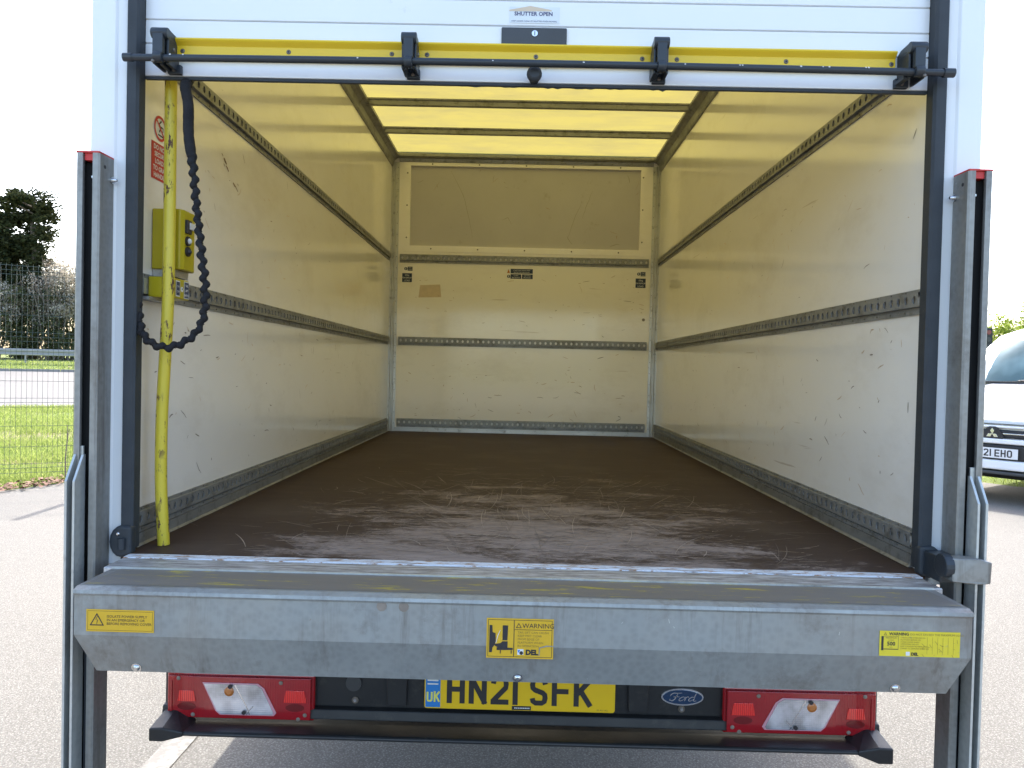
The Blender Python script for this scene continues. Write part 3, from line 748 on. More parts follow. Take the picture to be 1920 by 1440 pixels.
for i, t_ in enumerate(('DO NOT', 'SECURE', 'LOADS', 'TO GRAB', 'HANDLE')): mb.text(t_, .0175, .046, .080-i*.0185, .0012, 1, .0005, 'CENTER')
vp(mb, 'warning_label', ['red_label', 'white_label'])

# grab pole
PP = [(-.934, .085, 1.97), (-.934, .085, 1.55), (-.934, .085, 1.21), (-.9335, .085, 1.0), (-.933, .085, .80), (-.934, .085, .64), (-.939, .085, .50), (-.945, .085, .36), (-.9465, .085, .24), (-.945, .085, .15), (-.941, .085, .08), (-.936, .085, .001)]
def smooth_path(P, k=5):
    o = []; P = [Vector(p) for p in P]
    for i in range(len(P)-1):
        a, b, c, d = P[max(i-1, 0)], P[i], P[i+1], P[min(i+2, len(P)-1)]
        for j in range(k):
            t = j/k; o.append(.5*((2*b)+(-a+c)*t+(2*a-5*b+4*c-d)*t*t+(-a+3*b-3*c+d)*t**3))
    o.append(P[-1]); return o
mb = MB(); mb.tube(smooth_path(PP), .0150, 20)
vp(mb, 'grab_pole', 'pole_yellow')
# control box
mb = MB()
mb.prism([(-.9985, .125, .727), (-.925, .125, .727), (-.918, .140, .727), (-.918, .200, .727), (-.926, .220, .727), (-.9985, .220, .727)], (0, 0, .160))
cb = vp(mb, 'control_box', 'box_yellow', None, bevel=.003)
mb = MB(); mb.box(-.919, .142, .826, -.911, .170, .862, 0); mb.box(-.9125, .155, .838, -.9085, .186, .856, 1); vp(mb, 'rocker_switch', ['ink', 'chip_white'], cb, bevel=.001)
for z_, m1 in ((.806, 'chip_white'), (.778, 'ink')):
    mb = MB(); mb.disc((-.918, .156, z_), (1, 0, 0), .013, .006, 0, 16); mb.disc((-.912, .156, z_), (1, 0, 0), .008, .006, 1, 14, 1); vp(mb, 'push_button', ['ink', m1], cb)
mb = MB(); mb.box(-.9985, .135, .708, -.94, .215, .727); vp(mb, 'mounting_plate', 'alu', cb)
# switch box on the middle rail
mb = MB(); mb.prism([(-.985, .080, .648), (-.930, .080, .648), (-.925, .090, .648), (-.925, .190, .648), (-.985, .190, .648)], (0, 0, .054))
sb = vp(mb, 'switch_box', 'box_yellow', None, bevel=.004)
mb = MB(frame((-.9248, .108, .654), (0, 1, 0), (0, 0, 1)))
mb.box(0, 0, .0002, .024, .042, .0006, 0); mb.box(.002, .003, .0007, .022, .039, .0009, 1)
mb.disc((.036, .021, 0), (0, 0, 1), .007, .0008, 0, 12); mb.disc((.036, .022, 0), (0, 0, 1), .0025, .0012, 1, 8)
mb.box(.048, -.002, .0002, .078, .044, .0006, 0); mb.box(.050, .000, .0007, .076, .042, .0009, 1)
for i, t_ in enumerate(('TAIL', 'LIFT', 'SWITCH')): mb.text(t_, .0085, .063, .030-i*.013, .0013, 0, .0002, 'CENTER')
mb.text('ON', .0085, .012, .024, .0013, 0, 0, 'CENTER'); mb.text('OFF', .0085, .012, .010, .0013, 0, 0, 'CENTER')
vp(mb, 'switch_label', ['white_label', 'navy_label'], sb)
mb = MB(); mb.box(-.9985, .060, .655, -.985, .085, .695); mb.box(-.9985, .055, .640, -.970, .20, .648); vp(mb, 'mounting_plate', 'alu', sb)

# tail lift columns
for s_ in (-1, 1):
    xo, xi = (-1.090, -1.033) if s_ < 0 else (1.098, 1.040)
    ztop = .978; zb = GZ+.03; t_ = .006
    d = s_
    # C-channel profile, slot to the rear
    lip = .0165
    prof = [(xo, -.002), (xo, -.062), (xo-d*.004, -.066), (xo-d*lip, -.066), (xo-d*lip, -.058), (xo-d*.007, -.056), (xo-d*.007, -.010), (xi+d*.007, -.010), (xi+d*.007, -.056), (xi+d*lip, -.058), (xi+d*lip, -.066), (xi+d*.004, -.066), (xi, -.062), (xi, -.002)]
    mb = MB()
    mb.prism([(x, y, zb) for x, y in prof], (0, 0, ztop-zb))
    col_ = vp(mb, 'lift_column', 'galv_column')
    mb = MB(); mb.box(xo-d*.0075, -.040, zb, xi+d*.0075, -.0105, ztop-.018); vp(mb, 'slot_liner', 'underbody', col_)
    mb = MB(); mb.box(xo-d*.0005, -.0665, ztop, xi+d*.0005, -.001, ztop+.004); mb.box(xo-d*.018, -.060, ztop-.017, xi+d*.018, -.012, ztop-.0002)
    vp(mb, 'end_cap', 'red_cap', col_)
    mb = MB(); mb.disc((xi, -.012, .925), (-d, 0, 0), .0065, .014, 0, 10, 1); mb.disc((xi, -.012, .925), (-d, 0, 0), .009, .004, 0, 12); vp(mb, 'bolt', 'bright_steel', col_)
    mb = MB(); mb.disc(((xo+xi)/2, -.040, .925), (0, -1, 0), .006, .006, 0, 10, 1); vp(mb, 'bolt', 'bright_steel', col_)
    mb = MB(); mb.disc((xi, -.042, .950), (-d, 0, 0), .0045, .0006, 0, 10); vp(mb, 'bolt_hole', 'ink', col_)
    # sliding runner, open to the rear with a slanted top
    ro, ri = (-1.086, -1.061) if s_ < 0 else (1.090, 1.065)
    mb = MB(); zt0, zt1 = .252, .192
    for (a, b) in ((ro, ro-d*.006), (ri+d*.006, ri)):
        mb.prism([(a, -.060, GZ+.06), (a, -.104, GZ+.06), (a, -.104, zt1), (a, -.068, zt0), (a, -.060, zt0)], (b-a, 0, 0), 0)
    mb.prism([(ro-d*.006, -.060, GZ+.06), (ri+d*.006, -.060, GZ+.06), (ri+d*.006, -.054, GZ+.06), (ro-d*.006, -.054, GZ+.06)], (0, 0, zt0+.02-GZ-.06), 0)
    vp(mb, 'sliding_runner', 'galv_bright', None, bevel=.0008)
    mb = MB()
    mb.prism([(ri-d*.001, -.056, GZ+.05), (xi+d*.001+0, -.040, GZ+.05), (xi+d*.001, -.020, GZ+.05), (ri-d*.001, -.020, GZ+.05)], (0, 0, -.2-GZ-.05))
    vp(mb, 'guide_block', 'black_metal', None)
mb = MB()
mb.prism([(1.000, -.125, .012), (1.060, -.128, .008), (1.087, -.128, .010), (1.089, -.128, .060), (1.060, -.128, .066), (1.000, -.120, .066)], (0, .040, 0), 0)
mb.disc((1.004, -.10, .045), (-1, 0, 0), .028, .020, 1, 18)
mb.box(.992, -.085, .000, 1.04, -.010, .060, 1)
vp(mb, 'platform_catch', ['galv_column', 'black_metal'], None, bevel=.003)

# tail lift beam under the sill
mb = MB()
W_ = .953
top = [(-.136, -.004), (-.272, -.004), (-.287, -.009), (-.289, -.016), (-.287, -.020)]
mb.prism([(-W_, y, z) for y, z in top]+[(-W_, -.136, -.020)], (2*W_, 0, 0), 0)
mb.quad((-.93, -.1365, -.0034), (.93, -.1365, -.0034), (.945, -.262, -.0034), (-.945, -.262, -.0034), 1)
mb.prism([(-W_, -.1358, -.006), (-W_, -.1322, -.006), (-W_, -.1322, .0006), (-W_, -.1358, -.0002)], (2*W_, 0, 0), 2)
bv = [(-W_+.001, -.285, -.0205), (W_-.001, -.285, -.0205), (W_-.001, -.285, -.106), (-W_+.001, -.285, -.106)]
lo = [(-W_+.036, -.258, -.193), (W_-.036, -.258, -.193)]
mb.add(bv+lo, [(0, 1, 2, 3), (3, 2, 5, 4)], 0)
bk = [(-W_+.001, -.145, -.0205), (W_-.001, -.145, -.0205), (W_-.001, -.145, -.106), (-W_+.001, -.145, -.106), (-W_+.036, -.145, -.193), (W_-.036, -.145, -.193)]
mb.add(bv+lo+bk, [(0, 3, 9, 6), (1, 7, 8, 2), (3, 4, 10, 9), (2, 8, 11, 5), (4, 5, 11, 10)], 0)
for x in (-.295, -.248): mb.disc((x, -.2852, -.0275), (0, -1, 0), .011, .0006, 3, 10)
for i in range(9):
    x = rs.uniform(-.9, .9); z = rs.uniform(-.10, -.025)
    mb.ribbon([(x, -.2856, z), (x+rs.uniform(-.003, .003), -.2856, z-rs.uniform(.002, .009))], rs.uniform(.001, .002), rs.choice((2, 3)), (0, 1, 0))
beam = vp(mb, 'lift_beam', ['galv', 'tread', 'galv_bright', 'scuff_dark'], None)
for x in (-.828, -.003, .806):
    mb = MB(); nn = Vector((0, -.087, -.027)).normalized(); mb.disc((x, -.2605, -.182), (0, -.95, -.3), .0085, .006, 0, 12, 1); mb.disc((x, -.2605, -.182), (0, -.95, -.3), .011, .0025, 0, 12); vp(mb, 'bolt', 'bright_steel', beam)
for x, r_ in ((-.79, .006), (.2, .003), (-.60, .003)):
    mb = MB(); mb.disc((x, -.2612, -.180), (0, -.95, -.3), r_, .0006, 0, 8); vp(mb, 'drill_hole', 'ink', beam)
def border(mb, w_, h_, mi, t_=.0012, ins=.003, z=.0010):
    for a in ((ins, ins, w_-ins, ins+t_), (ins, h_-ins-t_, w_-ins, h_-ins), (ins, ins+t_, ins+t_, h_-ins-t_), (w_-ins-t_, ins+t_, w_-ins, h_-ins-t_)):
        mb.quad((a[0], a[1], z), (a[2], a[1], z), (a[2], a[3], z), (a[0], a[3], z), mi)
def tri(mb, x, y, s_, mi, t_=.0022, z=.0012):
    p = [(x-s_/2, y), (x+s_/2, y), (x, y+s_*.87)]
    q = [(x-s_/2+t_*1.7, y+t_), (x+s_/2-t_*1.7, y+t_), (x, y+s_*.87-t_*2)]
    mb.add([(a, b, z) for a, b in p+q], [(0, 1, 4, 3), (1, 2, 5, 4), (2, 0, 3, 5)], mi)
# left label
mb = MB(frame((-.925, -.2853, -.0975), (1, 0, 0), (0, 0, 1)))
mb.box(0, 0, .0003, .145, .0475, .0008); border(mb, .145, .0475, 1, .0006)
tri(mb, .023, .013, .031, 1)
mb.ribbon([(.0245, .033, .0012), (.0205, .026, .0012), (.0245, .025, .0012), (.0225, .016, .0012)], .0018, 1, (0, 0, 1))
for i, t_ in enumerate(('ISOLATE POWER SUPPLY', 'IN AN EMERGENCY OR', 'BEFORE REMOVING COVER')): mb.text(t_, .0078, .044, .0305-i*.0078, .0012, 1, 0)
vp(mb, 'power_warning_label', ['yellow_label', 'ink'], beam, label='amber label with a lightning triangle at the left end of the beam')
# middle label
mb = MB(frame((-.071, -.2853, -.131), (1, 0, 0), (0, 0, 1)))
mb.box(0, 0, .0003, .142, .085, .0008); border(mb, .142, .085, 1, .0010)
mb.quad((.0575, .004, .0012), (.0590, .004, .0012), (.0590, .081, .0012), (.0575, .081, .0012), 1)
mb.quad((.0595, .0610, .0012), (.138, .0610, .0012), (.138, .0620, .0012), (.0595, .0620, .0012), 1)
tri(mb, .068, .0650, .0125, 1, .0013); mb.text('WARNING', .0140, .0755, .0655, .0012, 1, 0)
for i, t_ in enumerate(('TAIL LIFT CAN CRUSH', 'KEEP FEET CLEAR', 'FROM EDGE OF', 'PLATFORM WHEN', 'IN OPERATION')): mb.text(t_, .0066, .066, .0535-i*.0072, .0012, 2, 0)
mb.add([(x, y, .0012) for x, y in ((.006, .012), (.012, .012), (.013, .022), (.018, .028), (.020, .036), (.019, .053), (.013, .055), (.012, .070), (.006, .070))], [tuple(range(9))], 1)
mb.add([(x, y, .0012) for x, y in ((.034, .038), (.0445, .038), (.0455, .070), (.0340, .070))], [(0, 1, 2, 3)], 1)
mb.add([(x, y, .0012) for x, y in ((.018, .026), (.026, .022), (.045, .022), (.045, .036), (.034, .036), (.030, .032), (.018, .030))], [tuple(range(7))], 1)
mb.add([(x, y, .0016) for x, y in ((.022, .017), (.056, .018), (.056, .0225), (.022, .023))], [(0, 1, 2, 3)], 1)
for x in (.029, .052): mb.quad((x, .010, .0012), (x+.002, .010, .0012), (x+.002, .017, .0012), (x, .017, .0012), 1)
mb.quad((.066, .008, .0012), (.079, .008, .0012), (.079, .020, .0012), (.066, .020, .0012), 3); mb.disc((.0745, .012, .0012), (0, 0, 1), .004, .0003, 1, 12)
mb.add([(.066, .018, .0014), (.072, .0185, .0014), (.069, .012, .0014)], [(0, 1, 2)], 4)
mb.text('DEL', .0150, .0835, .0085, .0012, 1, .0009)
mb.ribbon([(.112, .007, .0018), (.113, .024, .0018), (.128, .028, .0018), (.142, .028, .0018)], .003, 5, (0, 0, 1))
mb.ribbon([(.020, .032, .0018), (.024, .048, .0018), (.029, .060, .0018)], .0015, 3, (0, 0, 1))
vp(mb, 'crush_warning_label', ['yellow_label', 'ink', 'faint_ink', 'white_label', 'plate_blue', 'galv'], beam, label='amber foot-crush warning label in the middle of the beam')
# right label
mb = MB(frame((.758, -.2853, -.1045), (1, 0, 0), (0, 0, 1)))
mb.box(0, 0, .0003, .169, .0535, .0008)
mb.text('WARNING', .0085, .020, .0445, .0012, 1, .0002); mb.text('DO NOT EXCEED THE MAXIMUM LOAD', .0062, .064, .0450, .0012, 2, 0); tri(mb, .012, .0442, .007, 2, .001)
mb.box(.009, .014, .0009, .040, .0155, .0012, 1); mb.box(.004, .012, .0009, .0085, .042, .0012, 1); mb.quad((.009, .0415, .001), (.040, .0415, .001), (.040, .0425, .001), (.009, .0425, .001), 2); mb.quad((.039, .0155, .001), (.040, .0155, .001), (.040, .0415, .001), (.039, .0415, .001), 2)
mb.text('MAXIMUM', .0050, .0245, .0370, .0012, 2, 0, 'CENTER'); mb.text('LOAD', .0042, .0245, .0325, .0012, 2, 0, 'CENTER'); mb.text('500', .0115, .0245, .0225, .0012, 1, .0003, 'CENTER'); mb.text('KG', .0045, .0245, .0172, .0012, 2, 0, 'CENTER')
for i, t_ in enumerate(('CHECK LOAD IS SECURE ON', 'PLATFORM BEFORE USE', 'STAND CLEAR WHEN', 'OPERATING THE LIFT', 'KEEP PLATFORM IN VIEW AND', 'LOWER TO GROUND AFTER USE')): mb.text(t_, .0040, .044, .0385-i*.0046, .0012, 2, 0)
for i in range(6): mb.box(.100+.011*i, .006, .0009, .1004+.011*i, .042, .0011, 2)
mb.box(.056, .002, .0009, .064, .010, .0012, 3); mb.text('DEL', .0085, .067, .0025, .0012, 1, .0005)
for i in range(16): x = rs.uniform(.08, .165); z = rs.uniform(.004, .042); mb.ribbon([(x, z, .0015), (x+rs.uniform(-.004, .008), z-rs.uniform(0, .008), .0015)], .0010, 2, (0, 0, 1))
vp(mb, 'load_limit_label', ['lemon_label', 'ink', 'faint_ink', 'white_label'], beam, label='yellow 500 kg load limit label at the right end of the beam')

# lower rear: light panel, plate, lamps, bumper step
mb = MB(); mb.box(-.985, .215, -.50, 1.0, .26, -.20); 
for x in (-.335, .335): mb.prism([(x-.030, .215, -.30), (x+.030, .215, -.30), (x+.028, .215, -.462), (x-.026, .215, -.462)], (0, -.014, 0))
mb.prism([(-.985, .215, -.470), (-.985, .196, -.474), (-.985, .190, -.500), (-.985, .215, -.500)], (1.985, 0, 0))
lp = vp(mb, 'light_panel', 'black_plastic', None, bevel=.003)
for x in (-.452, .458):
    mb = MB(); mb.disc((x, .215, -.452), (0, -1, 0), .0095, .004, 0, 14); mb.disc((x, .211, -.452), (0, -1, 0), .0045, .003, 1, 8); vp(mb, 'panel_screw', ['screw', 'bright_steel'], lp)
mb = MB(); mb.disc((-.457, .215, -.405), (0, -1, 0), .022, .005, 0, 20); vp(mb, 'sensor_cap', 'grey_plastic', lp)
mb = MB(); ctr = (.459, .2145, -.417)
def ell(a, b, k=28): return [(ctr[0]+a*math.cos(2*math.pi*i/k), 0, ctr[2]+b*math.sin(2*math.pi*i/k)) for i in range(k)]
for a, b, y, mi in ((.0590, .0240, .2145, 0), (.0545, .0195, .2085, 1)):
    mb.prism([(x, y, z) for x, _, z in ell(a, b)], (0, -.006 if mi == 0 else -.0015, 0), mi)
F_ = frame((ctr[0]-.036, .2068, ctr[2]-.011), (1, 0, 0), (0, 0, 1)); mb.fr = F_
def st(pts, wd=.0030): mb.ribbon([Vector((x*.074, y*.022, 0)) for x, y in pts], wd, 0, (0, 0, 1))
def arc(cx, cy, rx, ry, a0, a1, k=12): return [(cx+rx*math.cos(a0+(a1-a0)*i/k)+ry*.25*math.sin(a0+(a1-a0)*i/k), cy+ry*math.sin(a0+(a1-a0)*i/k)) for i in range(k+1)]
st([(.03, .62), (.06, .85), (.16, 1.02), (.30, 1.0), (.47, 1.05)], .0026); st([(.32, 1.0), (.26, .6), (.20, .25), (.10, .02), (.0, .12), (.02, .28)]); st([(.14, .52), (.26, .56), (.38, .54)], .0022)
st(arc(.46, .30, .085, .26, 0, 6.283), .0024); st([(.60, .58), (.59, .3), (.56, .04)]); st([(.60, .35), (.65, .55), (.71, .58), (.72, .48)], .0024)
st(arc(.81, .30, .08, .26, 0, 6.283), .0024); st([(1.0, 1.05), (.94, .6), (.89, .1), (.93, .02), (1.0, .1)])
vp(mb, 'maker_badge', ['chrome', 'badge_blue'], lp)
# number plate
mb = MB(frame((-.257, .2005, -.463), (1, 0, 0), (0, 0, 1)))
c_ = .006; W2, H2 = .528, .111
mb.prism([(c_, 0, -.004), (W2-c_, 0, -.004), (W2-.002, .002, -.004), (W2, c_, -.004), (W2, H2-c_, -.004), (W2-c_, H2, -.004), (c_, H2, -.004), (0, H2-c_, -.004), (0, c_, -.004), (.002, .002, -.004)], (0, 0, .005), 0)
mb.quad((.003, .003, .0014), (.044, .003, .0014), (.044, H2-.003, .0014), (.003, H2-.003, .0014), 1)
plate_text(mb, 'UK', .006, .018, .030, 2, .0020, .56, .17, .10)
mb.add([(x, y, .0020) for x, y in ((.008, .066), (.038, .066), (.038, .070), (.008, .070))], [(0, 1, 2, 3)], 4); mb.add([(x, y, .0020) for x, y in ((.008, .076), (.038, .076), (.038, .080), (.008, .080))], [(0, 1, 2, 3)], 4)
plate_text(mb, 'HN21 SFK', .062, .0155, .079, 3, .0020)
mb.box(.243, .0015, .0012, .296, .0125, .0018, 3)
for i in range(9): mb.box(.250+i*.0048, .0055, .0019, .2535+i*.0048, .0085, .0021, 4)
mb.text('BS AU 145e', .0065, .478, .0045, .0018, 5, 0)
vp(mb, 'number_plate', ['plate_yellow', 'plate_blue', 'plate_gold', 'ink', 'white_label', 'faint_ink'])
# tail lamps
def tail_lamp(s_):
    x0, x1 = (-.973, -.562) if s_ < 0 else (.569, .990)
    z0, z1 = -.508, -.378; yf = .184
    mb = MB()
    mb.box(x0, yf+.012, z0, x1, .2145, z1, 0)
    lamp = vp(mb, 'tail_lamp', ['red_lens'], None, bevel=.006, seg=3)
    q = lambda f: x0+(x1-x0)*f if s_ < 0 else x1-(x1-x0)*f     # f from the outer end
    mb = MB(); ins = .008
    mb.box(x0+ins, yf, z0+ins, x1-ins, yf+.0118, z1-ins); 
    mb.box(q(.045)-.0025, yf-.0025, z0+.02, q(.045)+.0025, yf-.0003, z1-.02)
    vp(mb, 'red_lens', 'red_lens', lamp, bevel=.003)
    for fa, fb, za, zb in ((.085, .21, -.455, -.425), (.80, .955, -.452, -.418)):
        mb = MB(); a, b = sorted((q(fa), q(fb))); mb.prism([(a, yf-.0004, za), (b, yf-.0004, za), (b-.006, yf-.0004, zb), (a+.006, yf-.0004, zb)], (0, -.0018, 0)); vp(mb, 'reflector', 'red_bright', lamp, bevel=.0008)
        mb = MB(); cx = (a+b)/2; mb.prism([(cx+.026*math.cos(t), yf-.0003, za-.014+.011*math.sin(t)) for t in [6.283*i/14 for i in range(14)]], (0, -.0008, 0)); vp(mb, 'dark_ring', 'lens_dark', lamp)
    # clear parallelogram
    def para(e, zt_, zb_): return [(q(.265-e), zt_+e*.25), (q(.615+e), zt_+e*.25), (q(.655+e*1.2), zt_-.010), (q(.735+e*1.6), zb_+.006), (q(.725+e), zb_-e*.25), (q(.385-e), zb_-e*.25), (q(.355-e), zb_+.008)]
    zt_, zb_ = -.404, -.487
    mb = MB(); mb.prism([(x, yf-.0003, z) for x, z in para(.012, zt_, zb_)], (0, -.0022, 0)); vp(mb, 'lens_rim', 'lens_rim', lamp, bevel=.0008)
    mb = MB(); mb.prism([(x, yf-.0025, z) for x, z in para(0, zt_, zb_)], (0, -.0012, 0))
    mb.ribbon([(q(.475), yf-.004, zt_-.002), (q(.555), yf-.004, zb_+.022), (q(.575), yf-.004, zb_)], .003, 1, (0, 1, 0), False); mb.ribbon([(q(.60), yf-.0042, zb_+.024), (q(.57), yf-.0042, zb_+.010), (q(.555), yf-.0042, zb_)], .0025, 1, (0, 1, 0), False)
    vp(mb, 'clear_lens', ['clear_lens', 'chrome'], lamp)
    mb = MB(); mb.disc((q(.435), yf-.0037, -.424), (0, -1, 0), .0135, .003, 0, 18, 1); vp(mb, 'amber_bulb', 'lamp_amber', lamp)
    for fx, fz in ((.445, -.409), (.540, -.480)):
        mb = MB(); mb.disc((q(fx), yf-.0067, fz), (0, -1, 0), .006, .002, 0, 10); vp(mb, 'lamp_screw', 'ink', lamp)
    for fx, fz in ((.09, -.392), (.19, -.492), (.78, -.398), (.90, -.498), (.945, -.486)):
        mb = MB(); mb.disc((q(fx), yf-.0003, fz), (0, -1, 0), .0058, .002, 0, 10, 1); vp(mb, 'lamp_screw', 'scuff_dark', lamp)
simple('lens_dark', (.16, .004, .006), .25, var=.2, sc_=30, coat=.6); simple('lens_rim', (.62, .30, .36), .2, var=.1, sc_=30, coat=.8)
tail_lamp(-1); tail_lamp(1)
# bumper step
mb = MB()
mb.prism([(-.93, .118, -.520), (-.93, .112, -.514), (-.93, .118, -.507), (-.93, .195, -.512), (-.93, .245, -.512), (-.93, .245, -.55), (-.93, .20, -.55)], (1.87, 0, 0))
for s_, xi_, xo_, xk in ((-1, -.890, -.982, -.945), (1, .905, .998, .960)):
    zb_ = -.534 if s_ < 0 else -.540
    ps = [(xi_, -.506), (xk, -.497), (xo_, -.499), (xo_, zb_), (xk, zb_), (xi_, -.519)]
    a = [(x, .110, z) for x, z in ps]; b = [(xi_, .20, -.510), (xk, .20, -.478), (xo_+s_*-.006, .20, -.482), (xo_+s_*-.006, .20, zb_), (xk, .20, zb_), (xi_, .20, -.519)]
    mb.add(a+b, [(0, 1, 2, 3, 4, 5), (11, 10, 9, 8, 7, 6)]+[(i, (i+1) % 6, 6+(i+1) % 6, 6+i) for i in range(6)])
vp(mb, 'bumper_step', 'black_plastic', None, bevel=.004, seg=2)
# structure under the body
mb = MB(); mb.box(-1.04, .062, -.10, 1.04, 4.2, -.031); mb.box(-1.0, .062, -.18, 1.0, .12, -.102); mb.box(-.45, .262, -.42, -.37, 4.2, -.102); mb.box(.37, .262, -.42, .45, 4.2, -.102)
mb.box(-.95, .02, -.20, .95, .0615, -.032)
vp(mb, 'subframe', 'underbody')
for s_ in (-1, 1):
    mb = MB(); zc = GZ+.345; prof = [(.78, .19), (.80, .31), (.83, .345), (.97, .345), (1.0, .31), (1.0, .20)]; vs = []; K = 32
    for x, r_ in prof: vs += [(s_*x, 2.3+r_*math.cos(2*math.pi*k/K), zc+r_*math.sin(2*math.pi*k/K)) for k in range(K)]
    mb.add(vs, [(j*K+k, j*K+(k+1) % K, (j+1)*K+(k+1) % K, (j+1)*K+k) for j in range(5) for k in range(K)], 0, True)
    mb.disc((s_*.80, 2.3, zc), (s_, 0, 0), .20, .12, 1, 24); vp(mb, 'wheel', ['tyre', 'alu'])
mb = MB(); mb.box(-.85, 2.25, GZ+.30, .85, 2.37, GZ+.40); vp(mb, 'axle', 'underbody')

# ------------------------------------------------------------------ pull strap hanging from the shutter
RP = [(-.872, .040, 1.188), (-.864, .012, 1.165), (-.855, .010, 1.12), (-.853, .010, 1.048), (-.842, .010, .975), (-.833, .010, .895), (-.824, .010, .815), (-.814, .010, .735), (-.806, .010, .668), (-.808, .010, .601), (-.825, .009, .558), (-.855, .004, .530), (-.895, -.002, .516), (-.933, -.004, .527), (-.958, .004, .550), (-.972, .014, .584), (-.985, .024, .637), (-.992, .028, .69)]
path = smooth_path(RP, 30)
mb = MB(); S = 0; pts = []; rad = []
for i, p in enumerate(path):
    if i: S += (path[i]-path[i-1]).length
    t = (path[min(i+1, len(path)-1)]-path[max(i-1, 0)]).normalized(); sd = t.cross(Vector((0, 1, 0))).normalized()
    g = min(1, max(0, (S-.19)/.06)); e = min(1, max(0, (1.04-S)/.04)) if S > 1 else 1
    ph = 2*math.pi*S/.029+.9*mnoise.noise(Vector((S*9, 0, 0)))
    a = g*e
    pts.append(p+sd*a*.0030*math.sin(ph)+Vector((0, 1, 0))*a*.0016*math.cos(ph*1.1))
    rad.append((.0128*(1-.42*g)+a*.0026*abs(math.sin(ph))**3+.0012*mnoise.noise(Vector((S*60, 1, 0)))) if S > .02 else .014)
mb.tube(pts, rad, 12)
for S_, i in ((.235, None),):
    pass
o = mb.build('pull_strap', ['strap_fabric'])
tag(o, 'black scrunched pull strap looping down past the yellow grab pole', 'strap')

# ------------------------------------------------------------------ mesh fence
F0 = Vector((-5.60, 6.37)); fd = Vector((C30, S30)); fn = Vector((-S30, C30))
def fence_panel(k):
    o = F0+fd*(k*2.52-1.06-2.52*2)
    t = thing('mesh_fence', (o.x, o.y, GZ), FL[k], 'fence', 'welded mesh fence panels along the verge', rz=R(30))
    mb = MB(); Hh = 2.40; rows = []; z = .05
    folds = [.14, .87, 1.60, 2.33]
    rows = [.09, .14, .19, .38, .61, .82, .87, .92, 1.11, 1.34, 1.55, 1.60, 1.65, 1.84, 2.07, 2.28, 2.33, 2.38]
    def off(z):
        for f_ in folds:
            if abs(z-f_) < .05: return .028*(1-abs(z-f_)/.05)
        return 0
    for z in rows: mb.box(0, -.0030+off(z), z-.0021, 2.5, .0014+off(z), z+.0021)
    for f_ in folds: mb.box(0, -.0030-.0, f_-.0026, 2.5, .0022, f_+.0026) if False else None
    for i in range(51):
        x = i*.05
        zs = [0.03]
        for f_ in folds: zs += [f_-.05, f_, f_+.05]
        zs += [Hh]
        pr = [(x, -off(z_)-.004, z_) for z_ in zs]
        for a, b in zip(pr, pr[1:]):
            mb.add([(x-.0015, a[1], a[2]), (x+.0015, a[1], a[2]), (x+.0015, b[1], b[2]), (x-.0015, b[1], b[2]), (x-.0015, a[1]-.004, a[2]), (x+.0015, a[1]-.004, a[2]), (x+.0015, b[1]-.004, b[2]), (x-.0015, b[1]-.004, b[2])],
                   [(4, 5, 6, 7), (0, 3, 2, 1), (0, 4, 7, 3), (1, 2, 6, 5)], 0)
    mb.build('mesh_panel', 'wire', t)
    mb = MB(); mb.box(2.50, -.03, -.05, 2.56, .03, 2.45); mb.build('fence_post', 'wire', t, bevel=.004)
FL = ['green mesh fence panel farthest left beyond the photo edge', 'green mesh fence panel at the left edge of the photo', 'green mesh fence panel in front of the conifer left of the van', 'green mesh fence panel mostly hidden behind the left tail lift column', 'green mesh fence panel hidden behind the left wall of the van']
for k in (1, 2, 3): fence_panel(k)
# dry weed stem against the fence
mb = MB(); mb.tube([(-5.10, 6.55, GZ), (-5.11, 6.56, GZ+.25), (-5.09, 6.56, GZ+.48), (-5.10, 6.57, GZ+.62)], [.009, .007, .005, .003], 6)
mb.tube([(-5.09, 6.56, GZ+.45), (-5.06, 6.55, GZ+.58)], .003, 5)
tag(mb.build('weed_stem', 'twig'), 'dry brown weed stem standing at the foot of the mesh fence', 'weed')

# crash barrier beyond the road
bt = thing('crash_barrier', (*xy(-30, 42.3), zt(42.3)), 'grey steel crash barrier on the far side of the road', 'barrier', rz=R(30))
mb = MB(); mb.prism([(-25, 0, .38), (-25, -.03, .40), (-25, -.03, .46), (-25, 0, .50), (-25, -.0, .54), (-25, -.03, .58), (-25, -.03, .66), (-25, 0, .70), (-25, .01, .70), (-25, .01, .38)], (60, 0, 0)); mb.build('barrier_rail', 'barrier_steel', bt)
for i in range(26):
    mb = MB(); mb.box(-24+i*2.4, .012, -.1, -23.93+i*2.4, .09, .62); mb.build('barrier_post', 'barrier_steel', bt)

# ------------------------------------------------------------------ trees and bushes
def foliage(mb, blobs, n, sz, seed, flat=1., hollow=.35, asp=.45):
    rr = random.Random(seed); tot = sum(b[3]*b[4] for b in blobs)
    for b in blobs:
        for i in range(int(n*b[3]*b[4]/tot)):
            while True:
                p = Vector((rr.uniform(-1, 1), rr.uniform(-1, 1), rr.uniform(-1, 1)))
                if hollow < p.length < 1: break
            q = Vector((b[0]+p.x*b[3], b[1]+p.y*b[3], b[2]+p.z*b[4]))
            if mnoise.noise(q*(1.4/max(b[3], .3))) < -.12: continue
            a = rr.uniform(0, 6.28); d = Vector((math.cos(a), math.sin(a), rr.uniform(-.7, .7))).normalized(); s_ = sz*rr.uniform(.5, 1.4)
            e = d.cross(Vector((rr.gauss(0, 1), rr.gauss(0, 1), rr.gauss(0, 1)))).normalized()*s_*asp
            mb.add([q, q+d*s_*.5+e, q+d*s_, q+d*s_*.5-e], [(0, 1, 2, 3)], 0)
